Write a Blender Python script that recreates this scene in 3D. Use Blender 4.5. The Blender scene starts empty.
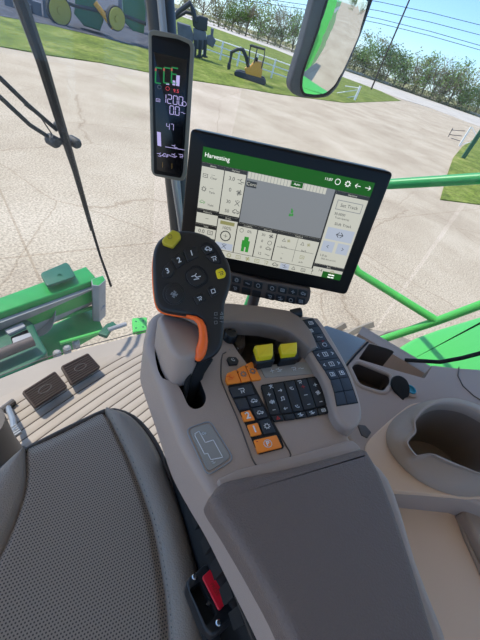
import bpy, math, random
import numpy as np
random.seed(7)
# ------------------------------------------------------------------ camera model
F=340.0; ROLL=math.radians(19); PIT=math.atan(279/F); HEAD=math.radians(22); CZ=1.12
A=np.array
def nrm(v): v=A(v,float); return v/np.linalg.norm(v)
fwh=A([math.cos(HEAD),math.sin(HEAD),0]); rth=A([math.sin(HEAD),-math.cos(HEAD),0]); UP=A([0,0,1.])
fw=fwh*math.cos(PIT)-UP*math.sin(PIT); u0=fwh*math.sin(PIT)+UP*math.cos(PIT)
ri=rth*math.cos(ROLL)+u0*math.sin(ROLL); ui=u0*math.cos(ROLL)-rth*math.sin(ROLL)
O=A([0,0,CZ])
def ray(x,y): return fw+ri*(x-240)/F-ui*(y-320)/F
class PL:
    def __init__(s,p,n): s.p=A(p,float); s.n=nrm(n)
    def U(s,x,y):
        d=ray(x,y); return O+d*((s.p-O)@s.n)/(d@s.n)
    def up(s,h): return PL(s.p+s.n*h,s.n)
def Z(z): return PL((0,0,z),(0,0,1))
def atray(x,y,k): return O+ray(x,y)*k
GZ=-1.9
def G(x,y,dz=0): return Z(GZ+dz).U(x,y)
# ------------------------------------------------------------------ materials
def lin(c):
    r=[]
    for v in c[:3]:
        v=v/255; r.append(v/12.92 if v<=.04045 else ((v+.055)/1.055)**2.4)
    return (*r,1)
M={}
def mat(name,rgb,rough=.5,metal=0,bump=0,bscale=200,var=0,vscale=8,emit=0,spec=.5,voro=False):
    m=bpy.data.materials.new(name); m.use_nodes=True; nt=m.node_tree; b=nt.nodes['Principled BSDF']
    b.inputs['Base Color'].default_value=lin(rgb); b.inputs['Roughness'].default_value=rough
    b.inputs['Metallic'].default_value=metal; b.inputs['Specular IOR Level'].default_value=spec
    if emit:
        b.inputs['Emission Color'].default_value=lin(rgb); b.inputs['Emission Strength'].default_value=emit
        b.inputs['Base Color'].default_value=(.01,.01,.01,1)
    tc=nt.nodes.new('ShaderNodeTexCoord')
    if var:
        n=nt.nodes.new('ShaderNodeTexNoise'); n.inputs['Scale'].default_value=vscale; n.inputs['Detail'].default_value=6
        nt.links.new(tc.outputs['Object'],n.inputs['Vector'])
        r=nt.nodes.new('ShaderNodeValToRGB'); c=lin(rgb)
        r.color_ramp.elements[0].position=.3; r.color_ramp.elements[1].position=.7
        r.color_ramp.elements[0].color=(*[v*(1-var) for v in c[:3]],1); r.color_ramp.elements[1].color=(*[min(1,v*(1+var)) for v in c[:3]],1)
        nt.links.new(n.outputs['Fac'],r.inputs['Fac']); nt.links.new(r.outputs['Color'],b.inputs['Base Color'])
    if bump:
        if voro:
            n=nt.nodes.new('ShaderNodeTexVoronoi'); out='Distance'
        else:
            n=nt.nodes.new('ShaderNodeTexNoise'); out='Fac'; n.inputs['Detail'].default_value=3
        n.inputs['Scale'].default_value=bscale; nt.links.new(tc.outputs['Object'],n.inputs['Vector'])
        bp=nt.nodes.new('ShaderNodeBump'); bp.inputs['Strength'].default_value=bump; bp.inputs['Distance'].default_value=.0006
        nt.links.new(n.outputs[out],bp.inputs['Height']); nt.links.new(bp.outputs['Normal'],b.inputs['Normal'])
    M[name]=m; return m
mat('console_grey',(164,146,135),.45,bump=.5,bscale=900)
mat('console_dark',(136,120,110),.5,bump=.5,bscale=900)
mat('pad_grey',(108,93,86),.55,bump=.9,bscale=600,voro=True)
mat('side_grey',(166,144,130),.55,bump=.4,bscale=900)
mat('shelf_sky_tint',(118,122,126),.3,bump=.4,bscale=900)  # grey-blue is the sky's reflection put into the colour
mat('beige',(212,176,146),.55,bump=.4,bscale=700)  # lighter tone stands in for light on the lower side console
mat('cup_grey',(156,136,121),.5,bump=.5,bscale=900)
mat('bin_dark',(82,70,63),.6)  # also darkens tray walls in place of shade
mat('black',(22,23,26),.42,bump=.4,bscale=900)
mat('black_gloss',(8,8,10),.3,spec=.25)
mat('black_matte',(12,12,13),.8)
mat('key_dark',(38,43,52),.45)
mat('orange',(255,142,40),.45)
mat('orange_grip',(255,108,34),.4)
mat('yellow',(235,208,24),.45)
mat('yellow_dull',(190,172,40),.5)
mat('legend',(225,228,232),.5)
mat('legend_grey',(140,145,150),.5)
mat('legend_red',(190,40,40),.5)
mat('plate',(146,144,140),.4)
mat('red_button',(225,30,48),.35)
mat('screw',(190,190,190),.25,metal=1)
mat('steel',(150,152,155),.4,metal=.6,bump=.3)
mat('post',(30,32,35),.35)
mat('bezel_grey',(116,115,106),.45)
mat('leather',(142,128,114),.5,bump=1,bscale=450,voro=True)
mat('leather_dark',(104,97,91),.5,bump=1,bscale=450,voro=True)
mat('piping',(70,64,60),.6)
mat('mat_rubber',(166,154,141),.7,var=.08,vscale=6)
mat('mat_groove',(96,86,78),.8)
mat('floor_edge',(160,149,137),.6,var=.06,vscale=5)
mat('pedal',(74,60,53),.5)
mat('pedal_metal',(90,84,80),.5)
mat('green',(36,146,66),.4,var=.12,vscale=12)
mat('green_dark',(28,92,66),.45,var=.15,vscale=10)
mat('green_bright',(84,190,88),.35)
mat('rail_green',(52,160,92),.4)
mat('header_grey',(150,150,152),.5,var=.12,vscale=8)
mat('header_brown',(88,76,70),.6)
mat('rubber',(50,50,48),.85,bump=.5,bscale=60)
mat('tyre_dusty',(140,130,116),.9,var=.12,vscale=14,bump=.5,bscale=60)
mat('mirror_housing',(78,82,90),.65,bump=1,bscale=150)
mat('mirror_glass',(235,240,240),.01,metal=1)
mat('white_paint',(232,232,230),.5)
mat('exc_yellow',(206,150,50),.5)
mat('deere_yellow',(170,158,64),.6)
mat('exc_dark',(52,56,60),.6)
mat('dull_grey',(96,100,108),.6,var=.2,vscale=2)
mat('bark',(96,82,68),.9)
mat('wood_pole',(74,62,54),.9)
mat('wire',(46,50,58),.6)
mat('leaf_green',(118,146,70),.7,var=.3,vscale=.5)
mat('leaf_dark',(88,116,58),.7,var=.3,vscale=.5)
mat('leaf_olive',(142,142,96),.8,var=.3,vscale=.5)
mat('twig',(132,120,102),.9)
mat('roof',(212,208,200),.8)
mat('cup_shade',(116,100,88),.6)  # inside of the cup: shade put into a darker plastic colour
mat('teal',(60,150,170),.15)
mat('scr_bg',(222,222,208),.3,emit=.6)
mat('scr_grey',(128,132,136),.3,emit=.75)
mat('scr_dark',(34,32,28),.3,emit=.6)
mat('scr_green',(30,122,24),.4,emit=.42,spec=.2)
mat('scr_blue',(196,206,224),.3,emit=.6)
mat('scr_text',(40,42,46),.3,emit=.5)
mat('scr_white',(245,248,245),.3,emit=1)
mat('scr_plant',(40,140,40),.3,emit=.8)
mat('scr_black',(14,13,16),.18)
mat('led_violet',(190,180,236),.3,emit=.75)
mat('led_green',(20,130,60),.3,emit=.7)
mat('led_red',(200,60,70),.3,emit=.8)
mat('led_amber',(170,140,60),.3,emit=.5)
mat('scr_olive',(150,148,96),.3,emit=.7)

def glass_mat(name,haze,gl):
    m=bpy.data.materials.new(name); m.use_nodes=True; nt=m.node_tree; nt.nodes.clear()
    o=nt.nodes.new('ShaderNodeOutputMaterial'); t=nt.nodes.new('ShaderNodeBsdfTransparent'); t.inputs[0].default_value=(.97,.97,.955,1)
    g=nt.nodes.new('ShaderNodeBsdfGlossy'); g.inputs['Roughness'].default_value=.02
    d=nt.nodes.new('ShaderNodeBsdfTranslucent'); d.inputs[0].default_value=(.8,.82,.84,1)
    a=nt.nodes.new('ShaderNodeMixShader'); a.inputs[0].default_value=gl
    b=nt.nodes.new('ShaderNodeMixShader')
    n=nt.nodes.new('ShaderNodeTexNoise'); n.inputs['Scale'].default_value=5; tc=nt.nodes.new('ShaderNodeTexCoord')
    nt.links.new(tc.outputs['Object'],n.inputs['Vector'])
    mu=nt.nodes.new('ShaderNodeMath'); mu.operation='MULTIPLY'; mu.inputs[1].default_value=haze*2  # whitish glare painted as a translucent haze on the glass
    nt.links.new(n.outputs['Fac'],mu.inputs[0]); nt.links.new(mu.outputs[0],b.inputs[0])
    nt.links.new(t.outputs[0],a.inputs[1]); nt.links.new(g.outputs[0],a.inputs[2])
    nt.links.new(a.outputs[0],b.inputs[1]); nt.links.new(d.outputs[0],b.inputs[2]); nt.links.new(b.outputs[0],o.inputs[0])
    M[name]=m
glass_mat('windshield',.010,.015); glass_mat('side_glass',.006,.012)

def ground_mat(name,c1,c2,c3,s1,s2,speck=0,rough=.9,cracks=False):
    m=bpy.data.materials.new(name); m.use_nodes=True; nt=m.node_tree; b=nt.nodes['Principled BSDF']; L=nt.links
    b.inputs['Roughness'].default_value=rough; b.inputs['Specular IOR Level'].default_value=.2
    tc=nt.nodes.new('ShaderNodeTexCoord')
    def noise(s,d=8):
        n=nt.nodes.new('ShaderNodeTexNoise'); n.inputs['Scale'].default_value=s; n.inputs['Detail'].default_value=d; n.inputs['Roughness'].default_value=.65
        L.new(tc.outputs['Object'],n.inputs['Vector']); return n
    n1=noise(s1); r=nt.nodes.new('ShaderNodeValToRGB'); e=r.color_ramp.elements
    e[0].position=.32; e[0].color=lin(c1); e[1].position=.68; e[1].color=lin(c3); x=e.new(.5); x.color=lin(c2)
    L.new(n1.outputs['Fac'],r.inputs['Fac']); col=r.outputs['Color']
    n2=noise(s2,3); r2=nt.nodes.new('ShaderNodeValToRGB'); r2.color_ramp.elements[0].position=.35; r2.color_ramp.elements[1].position=.62
    k=1-speck; r2.color_ramp.elements[0].color=(k,k,k,1); r2.color_ramp.elements[1].color=(1,1,1,1)
    L.new(n2.outputs['Fac'],r2.inputs['Fac'])
    mx=nt.nodes.new('ShaderNodeMixRGB'); mx.blend_type='MULTIPLY'; mx.inputs[0].default_value=1
    L.new(col,mx.inputs[1]); L.new(r2.outputs['Color'],mx.inputs[2]); col=mx.outputs[0]
    if cracks:
        # saw-cut slab joints and wandering cracks
        br=nt.nodes.new('ShaderNodeTexBrick'); br.offset=0; br.inputs['Scale'].default_value=1; br.inputs['Brick Width'].default_value=6; br.inputs['Row Height'].default_value=6
        br.inputs['Mortar Size'].default_value=.018; br.inputs['Mortar Smooth'].default_value=.3
        mp=nt.nodes.new('ShaderNodeMapping'); mp.inputs['Rotation'].default_value=(0,0,.35); mp.inputs['Location'].default_value=(1.3,2.2,0)
        L.new(tc.outputs['Object'],mp.inputs[0]); L.new(mp.outputs[0],br.inputs['Vector'])
        br.inputs['Color1'].default_value=(1,1,1,1); br.inputs['Color2'].default_value=(.985,.985,.985,1); br.inputs['Mortar'].default_value=(.80,.76,.72,1)
        m2=nt.nodes.new('ShaderNodeMixRGB'); m2.blend_type='MULTIPLY'; m2.inputs[0].default_value=1
        L.new(col,m2.inputs[1]); L.new(br.outputs['Color'],m2.inputs[2])
        vo=nt.nodes.new('ShaderNodeTexVoronoi'); vo.feature='DISTANCE_TO_EDGE'; vo.inputs['Scale'].default_value=.28
        dn=noise(.9,4); ad=nt.nodes.new('ShaderNodeMixRGB'); ad.inputs[0].default_value=.25
        L.new(tc.outputs['Object'],ad.inputs[1]); L.new(dn.outputs['Color'],ad.inputs[2]); L.new(ad.outputs[0],vo.inputs['Vector'])
        rr=nt.nodes.new('ShaderNodeValToRGB'); rr.color_ramp.elements[0].color=(.76,.72,.68,1); rr.color_ramp.elements[1].color=(1,1,1,1); rr.color_ramp.elements[1].position=.004
        L.new(vo.outputs['Distance'],rr.inputs['Fac'])
        m3=nt.nodes.new('ShaderNodeMixRGB'); m3.blend_type='MULTIPLY'; m3.inputs[0].default_value=1
        L.new(m2.outputs[0],m3.inputs[1]); L.new(rr.outputs['Color'],m3.inputs[2]); col=m3.outputs[0]
    L.new(col,b.inputs['Base Color']); M[name]=m
ground_mat('concrete',(190,172,148),(206,189,164),(220,204,180),.35,30,speck=.48,cracks=True)
ground_mat('road',(178,170,160),(196,188,176),(206,198,186),.2,8,speck=.1)
ground_mat('grass',(92,108,40),(124,140,54),(162,164,88),.5,5,speck=.5)
ground_mat('gravel',(66,70,80),(88,90,98),(112,110,112),1.2,14,speck=.5)  # bluish shade and haze are put into these dark tones
ground_mat('field',(120,116,78),(140,136,92),(156,146,106),.1,3,speck=.25)

def seat_mat():
    m=mat('seat_perforated',(148,133,118),.6); nt=m.node_tree; b=nt.nodes['Principled BSDF']; L=nt.links
    uv=nt.nodes.new('ShaderNodeUVMap'); sp=nt.nodes.new('ShaderNodeSeparateXYZ'); L.new(uv.outputs[0],sp.inputs[0])
    def mth(op,a,bv=None):
        n=nt.nodes.new('ShaderNodeMath'); n.operation=op
        for i,v in enumerate((a,bv)):
            if v is None: continue
            if isinstance(v,(int,float)): n.inputs[i].default_value=v
            else: L.new(v,n.inputs[i])
        return n.outputs[0]
    x=mth('MULTIPLY',sp.outputs[0],250); y=mth('MULTIPLY',sp.outputs[1],250)
    row=mth('FLOOR',y); x=mth('ADD',x,mth('MULTIPLY',mth('MODULO',row,2),.5))
    dx=mth('SUBTRACT',mth('FRACT',x),.5); dy=mth('SUBTRACT',mth('FRACT',y),.5)
    d=mth('SQRT',mth('ADD',mth('MULTIPLY',dx,dx),mth('MULTIPLY',dy,dy)))
    dot=mth('LESS_THAN',d,.27)
    mx=nt.nodes.new('ShaderNodeMixRGB'); L.new(dot,mx.inputs[0]); mx.inputs[1].default_value=lin((148,133,118)); mx.inputs[2].default_value=lin((62,54,47))
    L.new(mx.outputs[0],b.inputs['Base Color'])
    bp=nt.nodes.new('ShaderNodeBump'); bp.inputs['Distance'].default_value=.0008; bp.inputs['Strength'].default_value=.6; bp.invert=True
    L.new(dot,bp.inputs['Height']); L.new(bp.outputs[0],b.inputs['Normal'])
seat_mat()
# ------------------------------------------------------------------ mesh builder
C=bpy.context.scene.collection
class MB:
    def __init__(s): s.v=[]; s.f=[]; s.m=[]; s.uv={}
    def add(s,vs,fs,m):
        k=len(s.v); s.v+= [tuple(map(float,v)) for v in vs]
        for f in fs: s.f.append([i+k for i in f]); s.m.append(m)
        return s
    def rings(s,rs,m,cap0=True,cap1=True,closed=True,mcap=None):
        n=len(rs[0]); vs=[p for r in rs for p in r]; fs=[]
        for i in range(len(rs)-1):
            for j in range(n if closed else n-1):
                k=(j+1)%n; fs.append([i*n+j,i*n+k,(i+1)*n+k,(i+1)*n+j])
        s.add(vs,fs,m); b=len(s.v)-len(vs)
        if cap0: s.f.append([b+j for j in range(n)][::-1]); s.m.append(mcap or m)
        if cap1: s.f.append([b+(len(rs)-1)*n+j for j in range(n)]); s.m.append(m)
        return s
    def box(s,c,sx,sy,sz,m,X=(1,0,0),Y=(0,1,0),Zv=(0,0,1)):
        c,X,Y,Zv=A(c,float),nrm(X),nrm(Y),nrm(Zv); vs=[]
        for k in (-1,1):
            for a,b in ((-1,-1),(1,-1),(1,1),(-1,1)): vs.append(c+X*a*sx/2+Y*b*sy/2+Zv*k*sz/2)
        return s.add(vs,[[3,2,1,0],[4,5,6,7],[0,1,5,4],[1,2,6,5],[2,3,7,6],[3,0,4,7]],m)
    def tube(s,pts,r,m,n=10,cap=True):
        pts=[A(p,float) for p in pts]; rr=r if isinstance(r,(list,tuple)) else [r]*len(pts); rs=[]; ref=None
        for i,p in enumerate(pts):
            t=nrm(pts[min(i+1,len(pts)-1)]-pts[max(i-1,0)])
            if ref is None: ref=A([0,0,1.]) if abs(t[2])<.9 else A([1.,0,0])
            a=nrm(np.cross(t,ref)); b=np.cross(a,t); ref=b
            rs.append([p+rr[i]*(a*math.cos(q)+b*math.sin(q)) for q in [2*math.pi*j/n for j in range(n)]])
        return s.rings(rs[::-1],m,cap,cap)
    def lathe(s,c,prof,m,axis=(0,0,1),n=32):   # prof: (r,h)
        ax=nrm(axis); ref=A([0,0,1.]) if abs(ax[2])<.9 else A([1.,0,0]); a=nrm(np.cross(ax,ref)); b=np.cross(ax,a); c=A(c,float)
        rs=[[c+ax*h+max(r,1e-5)*(a*math.cos(q)+b*math.sin(q)) for q in [2*math.pi*j/n for j in range(n)]] for r,h in prof]
        return s.rings(rs,m)
    def build(s,name,parent=None,smooth=35,kind=None,origin=None):
        me=bpy.data.meshes.new(name); v=s.v
        o=bpy.data.objects.new(name,me); C.objects.link(o)
        off=A([0,0,0.])
        if parent is None and v:
            a=A(v); off=A([(a[:,0].min()+a[:,0].max())/2,(a[:,1].min()+a[:,1].max())/2,a[:,2].min()])
            v=[tuple(A(p)-off) for p in v]; o.location=off
        elif parent is not None:
            W=world_loc(parent); v=[tuple(A(p)-W) for p in v]; o.parent=parent
        me.from_pydata(v,[],s.f); names=[]
        for m in s.m:
            if m not in names: names.append(m)
        for n_ in names: me.materials.append(M[n_])
        me.polygons.foreach_set('material_index',[names.index(m) for m in s.m])
        if s.uv:
            l=me.uv_layers.new(name='UVMap')
            for p in me.polygons:
                for li in p.loop_indices: l.data[li].uv=s.uv.get(me.loops[li].vertex_index,(0,0))
        me.validate(); me.update(); me.shade_smooth(); me.set_sharp_from_angle(angle=math.radians(smooth))
        if kind: o['kind']=kind
        return o
def world_loc(o):
    p=A([0,0,0.])
    while o is not None: p=p+A(o.location); o=o.parent
    return p
def thing(name,label,cat,loc,group=None):
    o=bpy.data.objects.new(name,None); C.objects.link(o); o.location=[float(v) for v in loc]; o.empty_display_size=.05
    o['label']=label; o['category']=cat
    if group: o['group']=group
    return o
def tag(o,label,cat,group=None):
    o['label']=label; o['category']=cat
    if group: o['group']=group
    return o
def smoothpts(pts,n=6):   # closed Catmull-Rom
    P=[A(p,float) for p in pts]; out=[]; N=len(P)
    for i in range(N):
        p0,p1,p2,p3=P[i-1],P[i],P[(i+1)%N],P[(i+2)%N]
        for k in range(n):
            t=k/n; out.append(.5*((2*p1)+(-p0+p2)*t+(2*p0-5*p1+4*p2-p3)*t*t+(-p0+3*p1-3*p2+p3)*t**3))
    return out
def roundc(pts,r,n=4):   # corner rounding of a closed polygon
    P=[A(p,float) for p in pts]; out=[]; N=len(P)
    for i in range(N):
        a,b,c=P[i-1],P[i],P[(i+1)%N]; la,lc=np.linalg.norm(a-b),np.linalg.norm(c-b); q=min(r,la*.45,lc*.45)
        s,e=b+(a-b)/la*q,b+(c-b)/lc*q
        for k in range(n+1): t=k/n; out.append((1-t)**2*s+2*t*(1-t)*b+t*t*e)
    return out
def inset(P,n,d):       # inward offset in the plane with normal n, P counter-clockwise about n
    N=len(P); out=[]
    for i in range(N):
        e1=P[i]-P[i-1]; e2=P[(i+1)%N]-P[i]
        if np.linalg.norm(e1)<1e-9: e1=e2
        if np.linalg.norm(e2)<1e-9: e2=e1
        m1,m2=np.cross(n,nrm(e1)),np.cross(n,nrm(e2)); m=m1+m2; L=np.linalg.norm(m)
        m=m1 if L<1e-6 else m/L
        out.append(P[i]+m*d/max(.5,m@m1))
    for _ in range(12):          # collapse edges that turned round
        bad=False
        for i in range(N):
            e0=P[(i+1)%N]-P[i]; e1=out[(i+1)%N]-out[i]
            if e0@e1<-1e-12:
                mid=(out[i]+out[(i+1)%N])/2; out[i]=mid; out[(i+1)%N]=mid.copy(); bad=True
        if not bad: break
    return out
def ccw(P,n):
    s=A([0,0,0.])
    for i in range(len(P)): s=s+np.cross(P[i-1],P[i])
    return P if s@n>0 else P[::-1]
def rprism(mb,P,n,depth,r,m,steps=4,lift=0,mcap=None):   # slab with rounded top edge: top outline P (3-D), going down along -n
    n=nrm(n); P=ccw([A(p,float) for p in P],n); P=[p+n*lift for p in P]; rs=[]
    rs.append([p-n*depth for p in P])
    for k in range(steps+1):
        a=math.pi/2*k/steps; rs.append([q-n*r*(1-math.sin(a)) for q in inset(P,n,r*(1-math.cos(a)))])
    mb.rings(rs,m,True,True)
    if mcap: mb.m[-1]=mcap
    return mb
def px(plane,pts,cr=None,sm=None):
    P=[plane.U(*p) for p in pts]
    if sm: P=smoothpts(P,sm)
    if cr: P=roundc(P,cr)
    return P
def slab(name,pts,plane,depth,r,m,parent=None,cr=None,sm=None,lift=0,kind=None,mcap=None):
    return rprism(MB(),px(plane,pts,cr,sm),plane.n,depth,r,m,lift=lift,mcap=mcap).build(name,parent,kind=kind)
def cut(obj,cutters):
    for mb in cutters:
        c=mb.build('cutter'); 
        c.location=A(c.location)
        md=obj.modifiers.new('b','BOOLEAN'); md.operation='DIFFERENCE'; md.material_mode='TRANSFER'; md.object=c; md.solver='EXACT'
        bpy.context.view_layer.update(); dg=bpy.context.evaluated_depsgraph_get()
        me=bpy.data.meshes.new_from_object(obj.evaluated_get(dg)); obj.modifiers.clear(); old=obj.data; obj.data=me; me.name=old.name
        bpy.data.objects.remove(c)
    obj.data.shade_smooth(); obj.data.set_sharp_from_angle(angle=math.radians(35))
    return obj
# ---- lettering and pictograms, laid on a plane
def frame(plane,c,right,up,h):
    """plane basis at px c: local (x,y) in units of letter height h px"""
    c0=plane.U(*c); r=nrm(A(right)); u=nrm(A(up))
    R=plane.U(c[0]+r[0]*h,c[1]+r[1]*h)-c0; Uv=plane.U(c[0]+u[0]*h,c[1]+u[1]*h)-c0
    return c0,R,Uv,plane.n
def textmesh(s,bold=0):
    cu=bpy.data.curves.new('t','FONT'); cu.body=s; cu.align_x='CENTER'; cu.align_y='CENTER'; cu.offset=bold; cu.resolution_u=3
    o=bpy.data.objects.new('t',cu); C.objects.link(o); bpy.context.view_layer.update()
    me=bpy.data.meshes.new_from_object(o.evaluated_get(bpy.context.evaluated_depsgraph_get()))
    v=[tuple(x.co) for x in me.vertices]; f=[list(p.vertices) for p in me.polygons]
    bpy.data.objects.remove(o); bpy.data.curves.remove(cu); bpy.data.meshes.remove(me)
    return v,f
def text(mb,s,fr,m,lift=.0006,bold=.015,sc=1.35,off=(0,0)):
    v,f=textmesh(s,bold); c,R,Uv,n=fr
    mb.add([c+R*(x*sc+off[0])+Uv*(y*sc+off[1])+n*lift for x,y,z in v],f,m); return mb
GL={
 'plus':[[(-.6,0),(.6,0)],[(0,-.6),(0,.6)]],'minus':[[(-.5,0),(.5,0)]],
 'car':[[(-.9,-.3),(.9,-.3),(.9,.1),(.3,.1),(.1,.5),(-.5,.5),(-.6,.1),(-.9,.1),(-.9,-.3)],[(-.5,-.5),(-.3,-.5)],[(.4,-.5),(.6,-.5)]],
 'arrowr':[[(-.7,0),(.7,0)],[(.2,.5),(.7,0),(.2,-.5)]],'arrowl':[[(.7,0),(-.7,0)],[(-.2,.5),(-.7,0),(-.2,-.5)]],
 'chevr':[[(-.2,.4),(.3,0),(-.2,-.4)]],'chevl':[[(.2,.4),(-.3,0),(.2,-.4)]],
 'tri':[[(-.6,-.5),(.6,-.5),(0,.6),(-.6,-.5)]],'cross':[[(-.6,-.6),(.6,.6)],[(-.6,.6),(.6,-.6)],[(-.2,.7),(.2,.7)]],
 'ring':[[(math.cos(a)*.7,math.sin(a)*.7) for a in [math.pi*2*i/12 for i in range(13)]]],
 'note':[[(-.3,-.5),(-.3,.6),(.5,.7),(.5,-.4)],[(-.6,-.5),(-.3,-.5)],[(.2,-.4),(.5,-.4)]],
 'fan':[[(0,0),(.5,.3),(.2,.7),(0,0),(-.5,-.3),(-.2,-.7),(0,0),(-.3,.5),(-.7,.2),(0,0),(.3,-.5),(.7,-.2),(0,0)]],
 'spk':[[(-.6,-.2),(-.6,.2),(-.3,.2),(.1,.6),(.1,-.6),(-.3,-.2),(-.6,-.2)],[(.4,.3),(.5,0),(.4,-.3)],[(.7,.5),(.85,0),(.7,-.5)]],
 'phone':[[(-.6,.5),(-.4,0),(.1,-.4),(.6,-.5)],[(-.6,.5),(-.2,.6)],[(.6,-.5),(.7,-.1)],[(.1,.3),(.4,.6)]],
 'box':[[(-.7,-.5),(.7,-.5),(.7,.5),(-.7,.5),(-.7,-.5)],[(-.3,0),(.3,0)]],
 'reel':[[(-.9,.4),(-.2,.4),(.1,-.1),(.9,-.1)],[(-.2,.4),(.2,.7)],[(-.6,-.4),(.4,-.5)]],
 'hook':[[(-.7,.5),(.5,.5),(.6,0),(.1,-.2)],[(-.3,0),(-.3,-.6)],[(.1,-.2),(.4,-.6)]],
 'gear':[[(math.cos(a)*(.75 if i%2 else .45),math.sin(a)*(.75 if i%2 else .45)) for i,a in enumerate([math.pi*2*i/16 for i in range(17)])]],
 'home':[[(-.5,.15),(-.15,.15)],[(.15,.15),(.5,.15)],[(-.5,-.35),(-.15,-.35)],[(.15,-.35),(.5,-.35)]],
 'sq':[[(-.6,-.6),(.6,-.6),(.6,.6),(-.6,.6),(-.6,-.6)]],
 'dash':[[(-.8,.15),(-.1,.15),(.1,-.1),(.8,-.1)]],
}
def glyph(mb,kind,fr,m,w=.16,sc=.5,lift=.0006,off=(0,0)):
    c,R,Uv,n=fr
    for st in GL[kind]:
        for (x0,y0),(x1,y1) in zip(st,st[1:]):
            dx,dy=x1-x0,y1-y0; L=math.hypot(dx,dy)
            if L<1e-6: continue
            dx,dy=dx/L*w/2,dy/L*w/2; q=[(x0-dx-dy,y0-dy+dx),(x0-dx+dy,y0-dy-dx),(x1+dx+dy,y1+dy-dx),(x1+dx-dy,y1+dy+dx)]
            vs=[c+R*(x*sc+off[0])+Uv*(y*sc+off[1])+n*lift for x,y in q]
            mb.add(vs+[v-n*.0004 for v in vs],[[0,1,2,3],[0,4,5,1],[1,5,6,2],[2,6,7,3],[3,7,4,0]],m)
    return mb
# ================================================================== SETTING
def struct(mb,name,**k): return mb.build(name,kind='structure',**k)
# --- outdoors ground
mb=MB(); rprism(mb,[A([x,y,GZ]) for x,y in ((-120,-160),(500,-160),(500,700),(-120,700))],UP,.3,.01,'concrete'); struct(mb,'ground_concrete')
far=lambda x,y,d:G(x,y,d)
def flat(name,pts,m,dz,extra=()):
    P=[A([*G(*p)[:2],GZ+dz]) for p in pts]+[A([*e,GZ+dz]) for e in extra]
    return struct(rprism(MB(),P,UP,dz,.002,m),name)
lawnlow=[(-60,36),(0,47),(50,56),(100,63),(145,72),(195,81),(235,87),(275,94),(345,103),(401,101)]
flat('ground_lawn',lawnlow+[(380,91),(345,78),(275,49.5),(236,36),(208,26),(180,16),(150,6),(100,-10),(-60,-50)],'grass',.04)
flat('ground_gravel',[(-60,8),(0,17),(50,26),(100,38),(125,44),(150,50),(160,30),(150,12),(100,-6),(-60,-46)],'gravel',.06)
flat('ground_verge',[(520,128),(480,135),(462,147),(453,158),(446,178),(440,200),(560,215),(600,150)],'grass',.04)
flat('ground_road',[(150,3),(180,13),(208,21),(236,32.5),(275,45.5),(345,71),(380,83),(430,100),(480,118),(540,139),(560,150),(480,127),(430,108),(401,99),(380,91),(345,78),(275,49.5),(236,36),(208,26),(180,16),(150,6)],'road',.05)
ro=[(150,3),(208,21),(275,45.5),(345,71),(380,83),(430,100),(480,118),(540,139)]
R3=[G(*p) for p in ro]
P=[A([p[0],p[1],GZ+.08]) for p in R3]
ext=[p+nrm(A([*(p-O)[:2],0]))*1500 for p in P[::-1]]
struct(rprism(MB(),P+[A([e[0],e[1],GZ+.08]) for e in ext],UP,.08,.002,'field'),'ground_field')
# --- cab shell
mb=MB()
ZF=Z(0)
arc=[(-1.0,.80),(-.7,.90),(-.3,.95),(.05,.95),(.31,.913),(.45,.89),(.58,.852),(.72,.80),(.86,.750),(.93,.66),(.95,.4),(.95,-1.3),(-1.0,-1.3)]
rprism(mb,[A([x,y,0]) for x,y in arc],UP,.06,.006,'floor_edge'); struct(mb,'floor')
# ceiling, back wall
mb=MB(); rprism(mb,[A([x,y,1.86]) for x,y in ((-1.1,1.2),(1.0,1.2),(1.12,-1.4),(-1.1,-1.4))],UP,.1,.03,'roof'); struct(mb,'ceiling')
mb=MB(); mb.box((0,-1.36,.42),2.1,.06,.84,'roof'); struct(mb,'wall_back')
mb=MB(); mb.box((.975,-.66,.255),.05,1.3,.5,'side_grey'); struct(mb,'wall_right')
# A pillar
p_lo=PL((.90,0,0),(1,0,0)); a=p_lo.U(160,0); b=p_lo.U(181,230); d=(b-a)/(b[2]-a[2])
bot=b+d*(.02-b[2]); top=a+d*(1.76-a[2])
mb=MB(); mb.tube([bot,b,a,top],.038,'post',14); s2=[p+A([-.028,-.03,0]) for p in (bot,b,a,top)]; mb.tube(s2,.010,'steel',8); struct(mb,'trim_1')
# windows (glass)
def glasswall(pts,z0,z1,m,name,t=.006,lean=0):
    P=[A([x,y,0]) for x,y in pts]; Q=[]
    rs=[]
    for z in (z0,z1):
        out=[]
        for i,p in enumerate(P):
            tt=nrm(P[min(i+1,len(P)-1)]-P[max(i-1,0)]); out.append(A([p[0],p[1],z])+A([-tt[1],tt[0],0])*lean*(z-z0))
        inn=[]
        for i,p in enumerate(P):
            tt=nrm(P[min(i+1,len(P)-1)]-P[max(i-1,0)]); inn.append(A([p[0],p[1],z])+A([-tt[1],tt[0],0])*(lean*(z-z0)-t))
        rs.append(out+inn[::-1])
    mb=MB(); mb.rings(rs,m); return struct(mb,name)
ws=[(-1.0,.815),(-.7,.915),(-.3,.965),(.05,.965),(.31,.928),(.45,.905),(.58,.867),(.72,.815),(.87,.762)]
glasswall(ws,.0,1.76,'windshield','window_1',lean=.13)
glasswall([(1.0,-1.36),(-1.0,-1.36)],.84,1.76,'side_glass','window_4')
glasswall([(.985,.62),(.985,-.04)],.0,1.76,'side_glass','window_2')
glasswall([(.985,-.05),(.985,-1.3)],.5,1.76,'side_glass','window_3')
# windscreen lower gasket
mb=MB(); mb.tube([A([x,y-.004,-.001]) for x,y in ws],.002,'pedal_metal',8); struct(mb,'trim_2')
W9=PL((.955,0,0),(1,0,0))
mb=MB(); mb.tube([W9.U(405,360),W9.U(440,362),W9.U(462,358),W9.U(500,348)],.006,'black_matte',8); struct(mb,'trim_3')
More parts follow.
